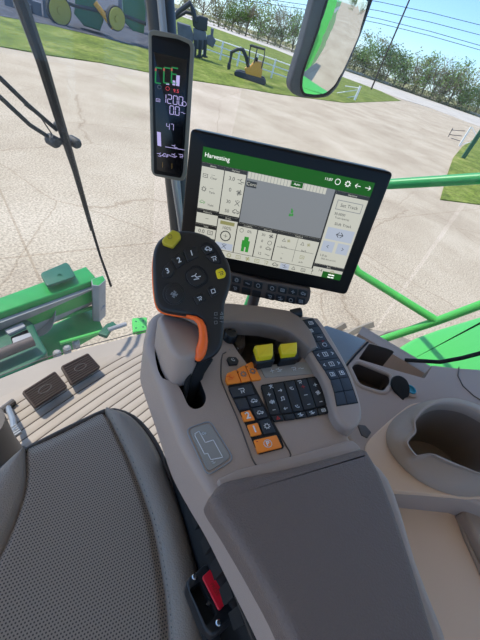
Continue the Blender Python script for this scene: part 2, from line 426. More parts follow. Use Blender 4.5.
# ================================================================== OUTSIDE THINGS
# --- floor mat
t=thing('floor_mat','ribbed beige rubber mat covering the cab floor under the pedals','mat',(.4,.5,0))
mb=MB(); outl=[(-.9,-.6),(-.9,.72),(-.3,.86),(.05,.865),(.31,.83),(.52,.79),(.68,.735),(.82,.68),(.86,.5),(.86,-.6)]
rprism(mb,[A([x,y,.006]) for x,y in outl],UP,.006,.002,'mat_rubber'); mb.build('backing',t)
def inside_x(y):   # x span of the mat for a given y
    xs=[]
    for (x0,y0),(x1,y1) in zip(outl,outl[1:]+outl[:1]):
        if (y0-y)*(y1-y)<0: xs.append(x0+(x1-x0)*(y-y0)/(y1-y0))
    return (min(xs)+.03,max(xs)-.03) if len(xs)>1 else None
mb=MB(); y=.1
while y<.8:
    s=inside_x(y)
    if s:
        x0,x1=s; x0=max(x0,-.6)
        if y<.86:
            X=np.linspace(x0,x1,14); cv=lambda x:y-.16*max(0,(x-.35))**2+.02*(x-.35)
            top_=[A([x,cv(x)+.0142,.0085]) for x in X]; lo=[A([x,cv(x)-.0142,.0085]) for x in X[::-1]]
            rprism(mb,top_+lo,UP,.004,.0015,'mat_rubber',steps=2)
    y+=.0315
mb.build('rib_field',t)
mb=MB(); y=.1
mb=MB(); rprism(mb,[A([x,y,.0062]) for x,y in ((-.58,.09),(-.58,.79),(.3,.79),(.52,.76),(.68,.705),(.8,.65),(.83,.5),(.83,.09))],UP,.0004,.0001,'mat_groove'); mb.build('groove_bed',t)
# --- pedals
def pedal(q,lab,foot):
    PP=PL((.363,.733,.065),(.05,-.30,.95)); c=PP.U(sum(p[0] for p in q)/4,sum(p[1] for p in q)/4)
    foot=(c[0]*1.05,c[1]*1.05,.012); t=thing('brake_pedal',lab,'pedal',(foot[0],foot[1],.01),)
    mb=MB(); Q=px(PP,q,cr=.008); rprism(mb,Q,PP.n,.012,.002,'pedal')
    U4=[PP.U(*p) for p in q]
    for k in range(9):
        s=.07+.86*k/8
        a=U4[0]+(U4[3]-U4[0])*s; b=U4[1]+(U4[2]-U4[1])*s; e=(b-a)
        mb.box((a+b)/2+PP.n*.0015,np.linalg.norm(e)*.92,.0035,.004,'pedal',e,np.cross(PP.n,e),PP.n)
    o=mb.build('pad',t)
    mb=MB(); X=nrm(U4[1]-U4[0]); Y=nrm(np.cross(PP.n,X)); ov=[c+X*.022*math.cos(a)*1.0+Y*.011*math.sin(a) for a in [i*math.pi/12 for i in range(24)]]
    mb.tube([p+PP.n*.003 for p in ov]+[ov[0]+PP.n*.003],.002,'pedal_metal',6); mb.build('grip_oval',t)
    mb=MB(); mb.tube([c-PP.n*.024,(c+A(foot))/2+A([0,0,.012]),A([foot[0],foot[1],.018])],[.013,.012,.013],'pedal',10)
    mb.box((foot[0],foot[1],.014),.05,.06,.010,'pedal_metal'); mb.build('arm',t)
p1=[(21.7,391.7),(55,370.7),(68,386.7),(35,408)]; p2=[(60.7,366),(88,352.7),(101,367),(71.7,385)]
pedal(p1,'left of two dark brown ribbed brake pedals on the cab floor',(.33,.60))
pedal(p2,'right of two dark brown ribbed brake pedals, nearer the console',(.46,.57))
# --- steering column foot, bottom left
t=thing('steering_column','brown steering column foot at the left frame edge beside the seat','steering column',(.12,.55,.006))
mb=MB(); mb.lathe((.12,.55,.006),[(.10,0),(.098,.02),(.085,.05),(.07,.12),(.055,.24),(.05,.34),(.0,.345)],'pedal_metal',n=28); mb.build('boot',t)
mb=MB(); mb.lathe((.12,.55,.006),[(.118,0),(.118,.016),(.106,.022),(.10,.022)],'header_brown',n=28); mb.build('base_ring',t)
S1=Z(.07)
t=thing('tilt_pedal','small ribbed grey foot lever beside the steering column','pedal',(*Z(.006).U(14,432)[:2],.006))
mb=MB(); q=[(5,431),(16,423),(22,432),(10,440)]; rprism(mb,px(S1,q,.003),UP,.008,.0015,'steel')
U4=[S1.U(*p) for p in q]
for k in range(5):
    s=.1+.2*k; a=U4[0]+(U4[3]-U4[0])*s; b=U4[1]+(U4[2]-U4[1])*s; mb.box((a+b)/2+UP*.001,np.linalg.norm(b-a)*.9,.003,.003,'legend_grey',b-a,np.cross(UP,b-a))
mb.build('pad',t)
mb=MB(); mb.tube([S1.U(14,431)-UP*.004,Z(.05).U(13,420),Z(.02).U(8,407)],.009,'steel',8); mb.tube([Z(.02).U(2,410),Z(.02).U(14,401)],.011,'pedal_metal',8)
mb.tube([Z(.02).U(8,407),Z(.006).U(8,407)],.008,'steel',8); mb.build('arm',t)
# --- header of the harvester
t=thing('harvester_header','green harvester header with grey auger trough ahead of the cab','header',(*Z(-1.2).U(50,330)[:2],-1.25))
HB=Z(-.72); HM=Z(-.95); HL=Z(-1.1)
mb=MB(); rprism(mb,px(HB,[(-260,390),(0,297),(86,266),(96,277),(92,281),(0,313),(-260,405)]),UP,.22,.015,'green'); mb.build('top_beam',t)
mb=MB(); rprism(mb,px(HB,[(91,279),(103,275),(106,280),(99,286),(92,285)],.01),UP,.4,.006,'header_grey',mcap='green'); mb.build('end_plate',t)
a0,a1=HB.U(-260,405),HB.U(92,281); b0,b1=HM.U(-260,440),HM.U(91,292)
mb=MB(); nn=nrm(np.cross(a1-a0,b0-a0)); nn=nn if nn[2]>0 else -nn; rprism(mb,[a0-UP*.05,a1-UP*.05,b1,b0],nn,.03,.004,'header_grey'); mb.build('back_sheet',t)
mb=MB(); P=[HM.U(-260,440),HM.U(91,292),HL.U(97,312),HL.U(103,326),HL.U(-260,520)]
P=[A([p[0],p[1],-1.12]) for p in P]; rprism(mb,P,UP,.06,.01,'green'); mb.build('trough',t)
c0,c1=Z(-.98).U(-260,452),Z(-.98).U(88,297)
mb=MB(); mb.tube([c0,c1],.075,'header_grey',18)
L=np.linalg.norm(c1-c0); ax=nrm(c1-c0); e1=nrm(np.cross(ax,UP)); e2=np.cross(e1,ax); prev=None
for i in range(int(L/.02)):
    s=i*.02; th=s/.5*2*math.pi; dd=e1*math.cos(th)+e2*math.sin(th); cur=(c0+ax*s+dd*.07,c0+ax*s+dd*.13)
    if prev: mb.add([prev[0],prev[1],cur[1],cur[0],prev[0]+ax*.006,prev[1]+ax*.006,cur[1]+ax*.006,cur[0]+ax*.006],[[0,1,2,3],[7,6,5,4],[1,5,6,2]],'header_grey')
    prev=cur
mb.build('auger',t)
for (x0,y0),(x1,y1),rr in (((-200,402),(97,306),.018),((60,343),(103,331),.014)):
    mb=MB(); mb.tube([Z(-1.02).U(x0,y0),Z(-1.02).U(x1,y1)],rr,'green_bright' if rr<.018 else 'green',8); mb.build('cross_bar',t)
HC=Z(-.85)
mb=MB(); o=rprism(mb,px(HC,[(-120,385),(0,326),(14,320),(25,318),(33,322),(38,334),(48,352),(30,366),(0,378),(-120,425)],.03),UP,.12,.015,'green_dark').build('feeder_cover',t)
mb=MB(); rprism(mb,px(Z(-.83),[(10,335),(27,327),(32,340),(14,349)],.01),UP,.3,.002,'black_matte'); cut(o,[mb])
mb=MB(); q=[(5,332),(23,324),(26,328),(9,336)]; rprism(mb,px(HC,q,.01),UP,.02,.004,'header_grey',lift=.02); mb.build('opening_lip',t)
mb=MB(); rprism(mb,px(HC,[(12,339),(30,333),(34,341),(14,347)],.01),UP,.02,.004,'header_grey',lift=.008); mb.build('opening_floor_plate',t)
mb=MB(); mb.tube([Z(-.78).U(-80,386),Z(-.78).U(33,341)],.035,'header_brown',14); mb.build('drive_shaft',t)
for x,y in ((57,353),(67,348),(76,342.5)):
    mb=MB(); mb.lathe(Z(-1.06).U(x,y),[(.03,-.05),(.03,.006),(.018,.02),(.0,.021)],'header_grey',n=10); mb.build('bolt',t)
mb=MB(); rprism(mb,px(Z(-.98),[(93,300),(98,296),(104,299),(106,305),(101,309),(95,306)],.01),UP,.03,.006,'header_grey'); mb.lathe(Z(-.97).U(99,302),[(.05,-.03),(.05,.03),(.02,.035),(0,.036)],'steel',n=16); mb.build('auger_bearing',t)
mb=MB(); rprism(mb,px(Z(-.95),[(98,333),(106,324),(113,321),(118,326),(112,328),(107,336)],.01),UP,.03,.005,'green_dark'); mb.tube([Z(-.95).U(108,330),Z(-.95).U(126,324)],.018,'header_grey',8); mb.build('hitch_hook',t)
FL=Z(-.66); mb=MB(); rprism(mb,px(FL,[(40,273),(66,262),(69,264),(76,276),(47,286)],.03),UP,.02,.006,'green_dark'); mb.tube([FL.U(60,276),Z(-.72).U(60,278)],.02,'green_dark',8); mb.build('marker_flap',t)
# little green bracket in front of the windscreen
BP=Z(-.1); t=tag(slab('step_bracket',[(132,318),(147,317),(147,330),(133,332)],BP,.02,.003,'green_bright',cr=.01),'small bright green bracket plate with round holes outside the windscreen','bracket')
for x,y in ((136,321.5),(143,321),(136,328),(143,327)):
    mb=MB(); mb.lathe(BP.U(x,y),[(.0045,-.018),(.0045,.0012),(.002,.0014),(0,.0014)],'green_dark',n=12); mb.build('bolt_hole',t)
mb=MB(); mb.tube([BP.U(140,325)-UP*.02,BP.U(140,325)-UP*.62],.012,'green_dark',8); mb.build('stem',t)
# --- wiper
WP=PL((0,1.22,0),(0,1,0))
t=thing('windscreen_wiper','long black windscreen wiper crossing the left part of the view','wiper',WP.U(64,142))
mb=MB(); pts=[WP.U(*p) for p in ((6,-40),(20,0),(42,62),(64,135),(75,170),(92,230))]
mb.tube(pts,[.020,.020,.018,.016,.012,.009],'black',8); mb.build('blade',t)
mb=MB(); mb.tube([WP.U(90,222),WP.U(100,255),WP.U(111,286)],[.007,.006,.007],'black_matte',8); mb.build('blade_tip',t)
WB=PL((0,1.24,0),(0,1,0))
for q in (((-40,48),(0,78),(28,105),(57,130)),((-40,70),(0,97),(30,125),(55,141))):
    mb=MB(); mb.tube([WB.U(*p) for p in q],.007,'exc_dark',8); mb.build('link_arm',t)
mb=MB(); mb.tube([WP.U(30,108)+A([0,.03,0]),WP.U(46,120)+A([0,.03,0]),WP.U(58,140)+A([0,.02,0])],.0022,'wire',6); mb.build('washer_hose',t)
mb=MB()
for x,y,r in ((55,142,.02),(76,143,.019),(62,128,.014)):
    c=WP.U(x,y); mb.lathe(c+A([0,.03,0]),[(r,0),(r,.035),(r*.7,.045),(0,.046)],'exc_dark',(0,-1,0),16)
mb.tube([WP.U(55,142)+A([0,.01,0]),WP.U(76,143)+A([0,.01,0])],.012,'exc_dark',8); mb.build('pivot_bracket',t)
# --- platform railing + fender
RP=PL((1.32,0,0),(1,0,0)); q=RP.U
t=thing('platform_railing','green tubular platform railing outside the right window','railing',(1.32,0,.1))
for nm,pp,r in (('top_rail',[q(300,187),q(392,184),q(440,181),q(520,176)],.017),('brace',[q(318,186),q(338,240),q(358,272),q(400,298),q(437,321)],.015),
             ('lower_rail',[q(330,357),q(372,343),(q(437,321)),q(480,305),q(540,282)],.016),('upright',[q(300,187),q(272,240),q(249,300),q(244,312)],.016)):
    mb=MB(); mb.tube(pp,r,'rail_green' if nm in('top_rail',) else 'green_bright' if nm!='upright' else 'rail_green',12); mb.build(nm,t)
FP=Z(.22)
t=tag(slab('green_fender',[(510,306),(480,316),(440,328),(415,337),(400,346),(398,356),(415,380),(440,400),(510,400)],FP,.06,.02,'green_bright',cr=.05),'bright green fender panel below the right window','fender')
mb=MB(); 
for a_,b_ in (((470,328),(470,420)),): mb.tube([FP.U(*a_)-UP*.05,FP.U(*a_)-UP*.5],.02,'green_dark',8)
mb.build('stay',t)
# --- front tyre
tc=Z(-.50).U(392,352); R_=.95; cx,cy,cz=tc[0]+.1,tc[1]-.22,-.45-R_
t=thing('drive_wheel','big dusty lugged tyre below the right side railing','wheel',(cx,cy,GZ))
mb=MB(); mb.lathe((cx-.3,cy,cz),[(.5,.02),(.8,.0),(.88,.04),(.9,.12),(.905,.3),(.9,.48),(.88,.56),(.8,.6),(.5,.58)],'tyre_dusty',(1,0,0),48)
for i in range(22):
    for sd in (-1,1):
        th=2*math.pi*(i+(0 if sd>0 else .5))/22
        pts=[]
        for k,(xx,dt) in enumerate(((.0,0),(.14,.07),(.29,.2))):
            a_=th+dt; pts.append(A([cx+sd*xx,cy+math.cos(a_)*.92,cz+math.sin(a_)*.92]))
        mb.tube(pts,[.03,.032,.036],'tyre_dusty',4)
mb.build('tyre',t)
mb=MB(); mb.lathe((cx-.25,cy,cz),[(.0,.0),(.2,.0),(.22,.1),(.5,.14),(.52,.05),(.53,.5),(.2,.46),(0,.46)],'deere_yellow',(1,0,0),36); mb.build('rim',t)
def ccw_rings(rg,n):
    return rg
# --- side mirror
mc=O+ray(333,40)*1.5
toc=nrm(O-mc); back=nrm((.02,-1,-.26)); mn=nrm(toc+back)
MP=PL(mc,mn)
gl=[(338,-45),(327,0),(318,30),(302,75),(301,88),(304,95),(316,96.5),(326,95),(335,86),(346,62),(358,35),(371,0),(385,-45)]
hs=[(318,-50),(314,0),(302,45),(290,84),(291,93),(300,98),(318,99),(329,97.5),(338,88),(349,65),(361,37),(374,0),(390,-50)]
t=thing('side_mirror','large rounded side mirror in grey housing at the top of the view','mirror',mc)
o=MB(); rprism(o,px(MP,hs,.02),mn,.05,.012,'mirror_housing'); o=o.build('housing',t)
P=px(MP.up(.001),gl,.02); gc=sum(P)/len(P); mb=MB(); RC=1.5
rg=[]
for k in range(13):
    f_=1-k/12*.985; rg.append([gc+(p-gc)*f_+mn*(.012-np.linalg.norm((p-gc)*f_)**2/(2*RC)*1.0+.0) for p in P])
mb.rings([[p-mn*.03 for p in rg[0]]]+ccw_rings(rg,mn),'mirror_glass'); mb.build('mirror_glass',t,smooth=25)
mb=MB(); P=px(MP.up(.002),gl,.02); mb.tube(P+[P[0],P[1]],.006,'black_matte',6); mb.build('rim_seal',t)
mb=MB(); pt=MP.U(345,-40)-mn*.05; mb.tube([pt,pt-mn*.1,A([1.15,.35,1.8]),A([1.02,.3,1.82])],.02,'black_matte',10); mb.build('mirror_arm',t)
# combine flank seen in the mirror
mb=MB(); mb.box((1.16,-3.4,.35),.6,2.6,1.7,'green_bright'); mb.box((1.17,-3.4,1.0),.6,2.5,.10,'white_paint')
t=tag(mb.build('engine_body'),'green harvester body side seen in the side mirror','harvester body')
# --- machinery far left on gravel
def upr(b,h_px_pt):  return None
def spot(x,y): return G(x,y)
def pxm(x,y):   # metres per pixel at ground point
    g=G(x,y); return ((g-O)@fw)/F
# local "photo upright" frame at a ground point: right = rth, up = world z
def loc(x,y):
    g=G(x,y); k=pxm(x,y); 
    r=nrm(A([*(np.cross(g-O,UP))[:2],0]))
    return g,k,r,nrm(A([*(g-O)[:2],0]))
def at(g,r,f,X,Zz,Y=0): return g+r*X+UP*Zz+f*Y
def place(x,y,k_at):    # point on the vertical plane facing the camera through ground point k_at
    g,k,r,f=loc(*k_at); return PL(g,f).U(x,y)
t=thing('seed_planter','green planter with yellow wheels parked on the gravel at upper left','farm machine',G(95,34))
b0=(95,34); g,k,r,f=loc(*b0)
mb=MB(); P=[place(*p,b0) for p in ((76,-12),(74,14),(84,26),(100,31),(104,20),(96,2),(95,-12))]; rprism(mb,P,-f,1.2,.08,'green_dark'); mb.build('hopper',t)
mb=MB(); P=[place(*p,b0) for p in ((122,-12),(124,22),(133,31),(144,34),(146,10),(142,-12))]; rprism(mb,P,-f,1.2,.08,'green_dark'); mb.build('hopper',t)
for wx,wy,wr,by in ((60,10,10.5,(62,26)),(116,18,9,(116,34))):
    gg,kk,r2,f2=loc(*b0); c=place(wx,wy,b0)-f2*.5; w=MB(); R1=wr*kk*.97; w.lathe(c-nrm(-f2+r2*.65)*.02,[(R1*.9,-.22),(R1*1.12,-.2),(R1*1.12,.06),(R1*.9,.08)],'rubber',nrm(-f2+r2*.65),28)
    axw=nrm(-f2+r2*.65); w.lathe(c,[(R1*.75,-.16),(R1,-.12),(R1,.12),(R1*.86,.15),(R1*.3,.06),(R1*.28,.14),(0,.15)],'deere_yellow',axw,28); w.build('wheel',t)
mb=MB(); mb.tube([place(95,2,b0)-f*.6,place(113,27,b0)-f*.6],3*k*.75,'exc_yellow',8); mb.build('fold_boom',t)
mb=MB(); mb.tube([place(45,-6,b0),place(76,6,b0),place(125,16,b0),place(146,24,b0)],1.6*k,'exc_dark',8); mb.build('toolbar',t)
for x0,y0 in ((20,6),(38,12)):
    g,k,r,f=loc(x0,y0+4); mb=MB()
    for i in range(3): mb.box(at(g,r,f,(i-1)*.6,.25+.12*i),.5,.5,.5+.25*i,'dull_grey',r,f)
    o=mb.build('implement_stand'); tag(o,'dull grey implement stand on the gravel '+('left of' if x0<30 else 'right of')+' the wiper top','implement')
t=tag(MB().box(place(133,4,(133,30)),2.2,1.5,2.6,'dull_grey',rth,fwh).build('storage_crate'),'pale grey crate stack behind the green planter','crate')
# --- backhoe attachment
b1=(196,58); g,k,r,f=loc(*b1); T=lambda x,y,Y=0:place(x,y,b1)+f*Y
t=thing('backhoe_loader','dark grey backhoe with raised boom and bucket, behind the post display','loader',g)
mb=MB(); mb.tube([T(172,22),T(178,12),T(190,3),T(193,10),T(196,22)],[k*1.6,k*2,k*2.2,k*2.2,k*1.8],'exc_dark',8); mb.build('boom',t)
mb=MB(); mb.tube([T(172,20,.6),T(186,12,.6),T(194,14,.6)],k*1.3,'exc_dark',8); mb.build('boom_cylinder',t)
mb=MB(); rprism(mb,[T(*p) for p in ((192,18),(200,15),(208,18),(207,31),(198,31),(193,26))],-f,1.0,.1,'exc_dark'); mb.build('bucket',t)
mb=MB(); rprism(mb,[T(*p) for p in ((211,28),(214,29),(213,36),(216,41),(213,48),(206,44),(207,36),(211,35))],-f,.9,.08,'dull_grey'); mb.build('small_bucket',t)
mb=MB(); rprism(mb,[T(*p) for p in ((177,22),(190,26),(194,38),(190,52),(178,50))],-f,1.6,.1,'dull_grey'); mb.build('chassis',t)
mb=MB(); rprism(mb,[T(*p) for p in ((193,28),(206,32),(207,47),(203,50),(194,49))],-f,1.2,.05,'dull_grey'); mb.build('rear_frame',t)
for xx in (195.5,200.5,205.5):
    mb=MB(); mb.tube([T(xx,40),T(xx-.5,50),T(xx-1,57.5)],k*1.7,'exc_dark',6); mb.box(T(xx-1,57)+UP*.05,k*6,k*4,.1,'exc_dark',r,f); mb.build('stabiliser_leg',t)
# --- mini excavator
b2=(254,82); g,k,r,f=loc(*b2); T=lambda x,y,Y=0:place(x,y,b2)+f*Y
t=thing('mini_excavator','yellow mini excavator with dark boom on the lawn by the white fence','excavator',g)
for Y in (-.5,.9):
    mb=MB(); rprism(mb,[T(*p,Y) for p in ((235,71),(239,70.5),(264,78),(266,82),(264,86),(260,85.5),(237,76.5),(234.5,74))],-f,.45,.06,'exc_dark'); mb.build('track',t)
mb=MB(); rprism(mb,[T(*p,-.5) for p in ((245,68),(250,66),(254,61),(262,62),(262.5,70),(261,78),(246,74))],-f,1.5,.1,'exc_yellow'); mb.build('body',t)
for Y in (-.5,.6):
    mb=MB(); mb.tube([T(248.5,66,Y),T(249.5,52,Y),T(251,45,Y),T(265,49,Y),T(264,58,Y),T(261.5,68,Y)],k*.55,'exc_dark',6); mb.tube([T(257.5,47.5,Y),T(254,63,Y)],k*.5,'exc_dark',6); mb.build('cab_frame',t)
mb=MB(); rprism(mb,[T(*p,-.5) for p in ((250,44.5),(265.5,48.5),(265,50.5),(250,46.5))],-f,1.3,.02,'exc_dark'); mb.build('cab_roof',t)
mb=MB(); rprism(mb,[T(*p,0) for p in ((255,57),(258,58),(257,66),(261,68),(260,70),(254,68))],-f,.5,.03,'black_matte'); mb.build('seat',t)
mb=MB(); mb.tube([T(248.5,67,-.3),T(246.5,57,-.3),T(243,49.5,-.3),T(238,49,-.3),T(232,52,-.3)],[k*1.6,k*1.7,k*1.7,k*1.4,k*1.3],'exc_dark',8); mb.build('boom',t)
mb=MB(); mb.tube([T(232,51,-.3),T(231,58,-.3),T(229.5,64,-.3)],[k*1.5,k*1.2,k*1.1],'exc_dark',8); mb.build('stick',t)
mb=MB(); rprism(mb,[T(*p,-.5) for p in ((228.5,62),(231,63),(230.5,69),(228,69.5),(227.5,66))],-f,.5,.04,'exc_dark'); mb.build('bucket',t)
# --- white pipe fence
b3=(203,50); t=thing('pipe_fence','white pipe fence behind the excavator running along the lawn','fence',G(250,72))
base=[(203,54),(220,60),(237,66),(254,72),(271,78),(288,84),(305,90)]; prev=None
for i,(x,y) in enumerate(base):
    gp=G(x,y,.05); hh=1.45 if i%2 else 1.5; kk=pxm(x,y)
    mb=MB(); mb.tube([gp,gp+UP*hh],.085,'white_paint',8); mb.build('post',t)
    if prev is not None:
        for q_ in (.45,.95,1.4):
            mb=MB(); mb.tube([prev+UP*q_,gp+UP*q_],.055,'white_paint',6); mb.build('rail',t)
    prev=gp
# --- gates
g0=G(354,101); t=thing('white_gate_post','white leaning gate post with short rails, right of the mirror','gate post',g0)
VP_=lambda x,y:place(x,y,(356,101))
mb=MB(); mb.tube([VP_(354,101),VP_(358,92),VP_(360.5,86)],.14,'white_paint',8); mb.build('post',t)
for q_ in (((357,90),(337,93)),((356,96),(340,99)),((359,88),(345,86))):
    mb=MB(); mb.tube([VP_(*q_[0]),VP_(*q_[1])],.05,'white_paint',6); mb.build('rail',t)
VP2=lambda x,y:place(x,y,(459,146)); t=thing('pipe_gate','white and dark pipe gate standing open at the right edge','gate',G(459,146))
mb=MB(); mb.tube([VP2(459,146),VP2(471,127)],.075,'white_paint',8); mb.build('gate_stile',t)
for q_ in (((472,127),(478,140)),((478,140),(460,145))):
    mb=MB(); mb.tube([VP2(*q_[0]),VP2(*q_[1])],.03,'white_paint',6); mb.build('rail',t)
for q_ in (((465,131),(451,130)),((462,136),(449,134.5)),((460,141),(451,138)),((453,128),(448,137))):
    mb=MB(); mb.tube([VP2(*q_[0]),VP2(*q_[1])],.03,'exc_dark',6); mb.build('dark_rail',t)
VP3=lambda x,y:place(x,y,(463,159)); mb=MB(); mb.box((VP3(463,158)+VP3(486,124))/2,.26,.16,np.linalg.norm(VP3(463,158)-VP3(486,124)),'green_dark',np.cross(VP3(486,124)-VP3(463,158),fwh),fwh,VP3(486,124)-VP3(463,158))
tag(mb.build('green_post'),'leaning dark green post on the grass at the right edge','post')
# --- guard wall along the road
mb=MB(); a=G(150,2,.05); prevs=[G(x,y,.05) for x,y in ((120,-8),(150,2),(208,20.5),(275,45),(345,70.5),(380,82.5),(430,99.5),(480,117.5),(540,138))]
for p,q_ in zip(prevs,prevs[1:]):
    kk=((p+q_)/2-O)@fw/F; mb.tube([p+UP*.5,q_+UP*.5],.55,'road',6)
tag(mb.build('road_barrier'),'long low pale barrier along the far side of the road','barrier')
# --- power lines
b4=(388,62); g,k,r,f=loc(388,100); k60=90.
def sky(x,y,d=90.): 
    dd=ray(x,y); return O+dd*d/(dd@fwh)
t=thing('utility_pole','tall thin wooden utility pole rising above the roadside trees','utility pole',A([*sky(386,56)[:2],GZ]))
bp=sky(388,50); tp=sky(414,-6); mb=MB(); hv=A([bp[0],bp[1],0]); 
topx=A([bp[0],bp[1],26.]); mb.tube([A([bp[0],bp[1],GZ]),topx],[.17,.13],'wood_pole',8); mb.build('pole',t)
for i,((x0,y0),(x1,y1)) in enumerate((((380,1),(480,24)),((380,10),(480,34)),((380,18),(480,44.5)),((380,22.5),(480,49)))):
    sl=(y1-y0)/(x1-x0); mb=MB(); pts=[sky(x,y0+sl*(x-380)+.0004*(x-430)**2,89-i*.4) for x in (150,240,320,380,430,480,540,640)]
    mb.tube(pts,.045,'wire',5)
    tag(mb.build('power_line'),['topmost power line crossing the blue sky','second power line from the top of the sky','third power line from the top, close above the lowest','lowest power line crossing above the treetops'][i],'power line')
# --- trees
def leafset(mb,c,rad,n,size,m,rng,flat=.8):
    for _ in range(n):
        d=nrm([rng.gauss(0,1) for _ in range(3)])*rad*(rng.random()**.45); d[2]*=flat; p=A(c)+d
        a=nrm([rng.gauss(0,1) for _ in range(3)]); b=nrm(np.cross(a,[rng.random(),rng.random(),.3])); s=size*rng.uniform(.6,1.3)
        mb.add([p-a*s,p-b*s*.6,p+a*s,p+b*s*.6],[[0,1,2,3]],m)
def tree_proto(seed,leaf,n,dens,h=8.):
    rng=random.Random(seed); br=MB(); lf=MB(); tips=[]
    br.tube([A([0,0,0]),A([.1,.0,h*.2]),A([0,.1,h*.4])],[.14,.11,.08],'twig',6)
    for j in range(7):
        a=rng.uniform(0,6.28); leafset(lf,A([math.cos(a)*h*.2,math.sin(a)*h*.2,h*.09]),h*.13,dens,.17,'leaf_olive',rng)
    for i in range(n):
        a=rng.uniform(0,6.28); s=A([0,0,h*rng.uniform(.02,.36)]); e=s+A([math.cos(a),math.sin(a),rng.uniform(.25,1.7)])*h*rng.uniform(.2,.36); mid=(s+e)/2+A([0,0,.2])
        br.tube([s,mid,e],[.06,.045,.02],'twig',5); tips.append(e)
        for j in range(6 if leaf!='twig' else 14):
            d=nrm([rng.gauss(0,1),rng.gauss(0,1),rng.gauss(.8,.7)])*h*rng.uniform(.1,.24); st=mid+(e-mid)*rng.random(); br.tube([st,st+d],[.035,.018],'twig',3); tips.append(st+d)
    for tp_ in tips:
        if leaf=='twig': leafset(lf,tp_,h*.1,int(dens*.35),.10,'leaf_olive',rng)
        else: leafset(lf,tp_,h*.14,dens,.17,leaf,rng)
    return br,lf
PRO=[tree_proto(1,'leaf_green',13,16),tree_proto(2,'leaf_dark',13,16),tree_proto(3,'leaf_olive',13,10),tree_proto(4,'twig',13,8)]
protos=[]
TL=[# px x, base px y above road, top px y, kind
 (185,10,-26,2),(203,17,-18,3),(219,24,-12,2),(232,29,-4,0),(246,35,-2,3),(258,39,4,0),(268,43,10,2),(280,47,6,3),(292,52,17,0),(303,56,24,1),(330,65,26,3),(345,70,36,2),(352,73,48,1),(362,76,42,0),(372,80,46,2),(384,83,45,1),
 (393,87,55,0),(402,90,56,3),(412,93,62,2),(421,96,56,0),(430,99,58,3),(439,102,60,0),(447,105,66,3),(456,108,72,2),(465,112,82,1),(474,115,88,0),(484,118,90,2),(494,122,94,1),(240,32,10,1),(436,101,78,2),(400,89,72,1),(460,110,90,0),(225,26,4,0),*[('b',x,-72,i%4) for i,x in enumerate((-6,3,11,20,29,40))],(275,45,26,1),(316,60,38,2),(360,76,58,1),(380,82,64,2)]
KN=['leafy_tree','dense_tree','olive_tree','bare_tree']; KL=['mid green leafy tree in the row beyond the road','dark green dense tree in the row beyond the road','pale olive budding tree in the row beyond the road','bare twiggy spring tree in the row beyond the road']
done={}
for i,(x,y,yt,kd) in enumerate(TL):
    beh=x=='b'
    if beh: bx=(y,yt); x,y,yt=300,56,30
    gp=G(x,y-1.5 if y<60 else y-1.0); d=math.hypot(gp[0],gp[1]); dm=min(d,190.); 
    dirh=nrm(A([gp[0],gp[1],0])); base_=A([dirh[0]*dm,dirh[1]*dm,GZ+.08])
    kk=((base_-O)@fw)/F; H=(y-yt)*kk*.95; sc=H/7.2
    if kd not in done:
        br,lf=PRO[kd]; t=thing(KN[kd],KL[kd],'tree',base_,'trees beyond the road'); t.location=(0,0,0)
        br.build('trunk',t); lf.build('crown',t); done[kd]=t; tt=t
    else:
        src=done[kd]; tt=src.copy(); C.objects.link(tt)
        for ch in src.children: c=ch.copy(); C.objects.link(c); c.parent=tt
    if beh:
        base_=A([bx[0],bx[1],GZ]); sc=.8; tt['label']='tree far behind the harvester, seen in the side mirror'; tt['group']='trees behind the lot'
    tt.location=base_; tt.scale=(sc*1.05,sc*1.05,sc); tt.rotation_euler=(0,0,i*1.7)
# ================================================================== POST DISPLAY
dc=O+ray(168,104)*.80; DP=PL(dc,nrm(O-dc+A([0,0,.02])))
t=thing('post_display','tall narrow black display on the corner post showing 1200 and 47','display',dc)
slab('housing',[(148,31),(153,29),(178,34),(192,40),(195,46),(187,174),(184,181),(178,181),(154,176),(151,171)],DP,.022,.005,'bezel_grey',t,cr=.006)
s=slab('screen',[(151.5,36),(153,35),(178,39),(189,44),(190.5,48),(183,172),(181,178),(154,173.5)],DP,.001,.0004,'black_gloss',t,cr=.005,lift=.0008)
s2=slab('lit_area',[(153.5,52),(187.5,60),(181,175),(157,170)],DP,.0006,.0002,'scr_black',s,cr=.002,lift=.0015)
DS=DP.up(.0012); rt,upv=(1,.17),(.03,-1)
def c2(x,y): return (140+x/3.765,20+y/3.765)
mb=MB()
for x in (62,93,122):
    fr=frame(DS,c2(x+10,210),rt,upv,14)
    c,R,Uv,n=fr
    def ln(p,q,w=.05,m='led_green'):
        p,q=A(p),A(q); d=nrm(q-p); s_=A([-d[1],d[0]])*w
        vs=[c+R*v[0]+Uv*v[1]+n*.0012 for v in (p-s_,q-s_,q+s_,p+s_)]; mb.add(vs,[[0,1,2,3]],m)
    ln((-.25,-.55),(-.25,.55)); ln((-.25,-.55),(.15,-.55)); ln((-.25,.55),(.2,.55)); 
    if x==122: ln((-.25,.1),(.1,.1)); 
    ln((-.25,.3),(-.25,.5),.06,'led_red')
mb.build('bar_gauge',s)
def q4(mb,pts,m,l=.0024):
    P=[DP.U(*c2(*p))+DP.n*l for p in pts]; P=ccw(P,DP.n); mb.add(P,[[0,1,2,3]],m)
for pts in ([(137,208),(150,210),(148,250),(135,247)],[(98,237),(110,239),(110,245),(98,243)],[(123,227),(133,229),(132,247),(122,245)],[(64,420),(78,423),(80,476),(66,472)],[(95,476),(168,488),(168,490),(95,478)]):
    mb=MB(); q4(mb,pts,'led_violet'); mb.build('level_bar',s)
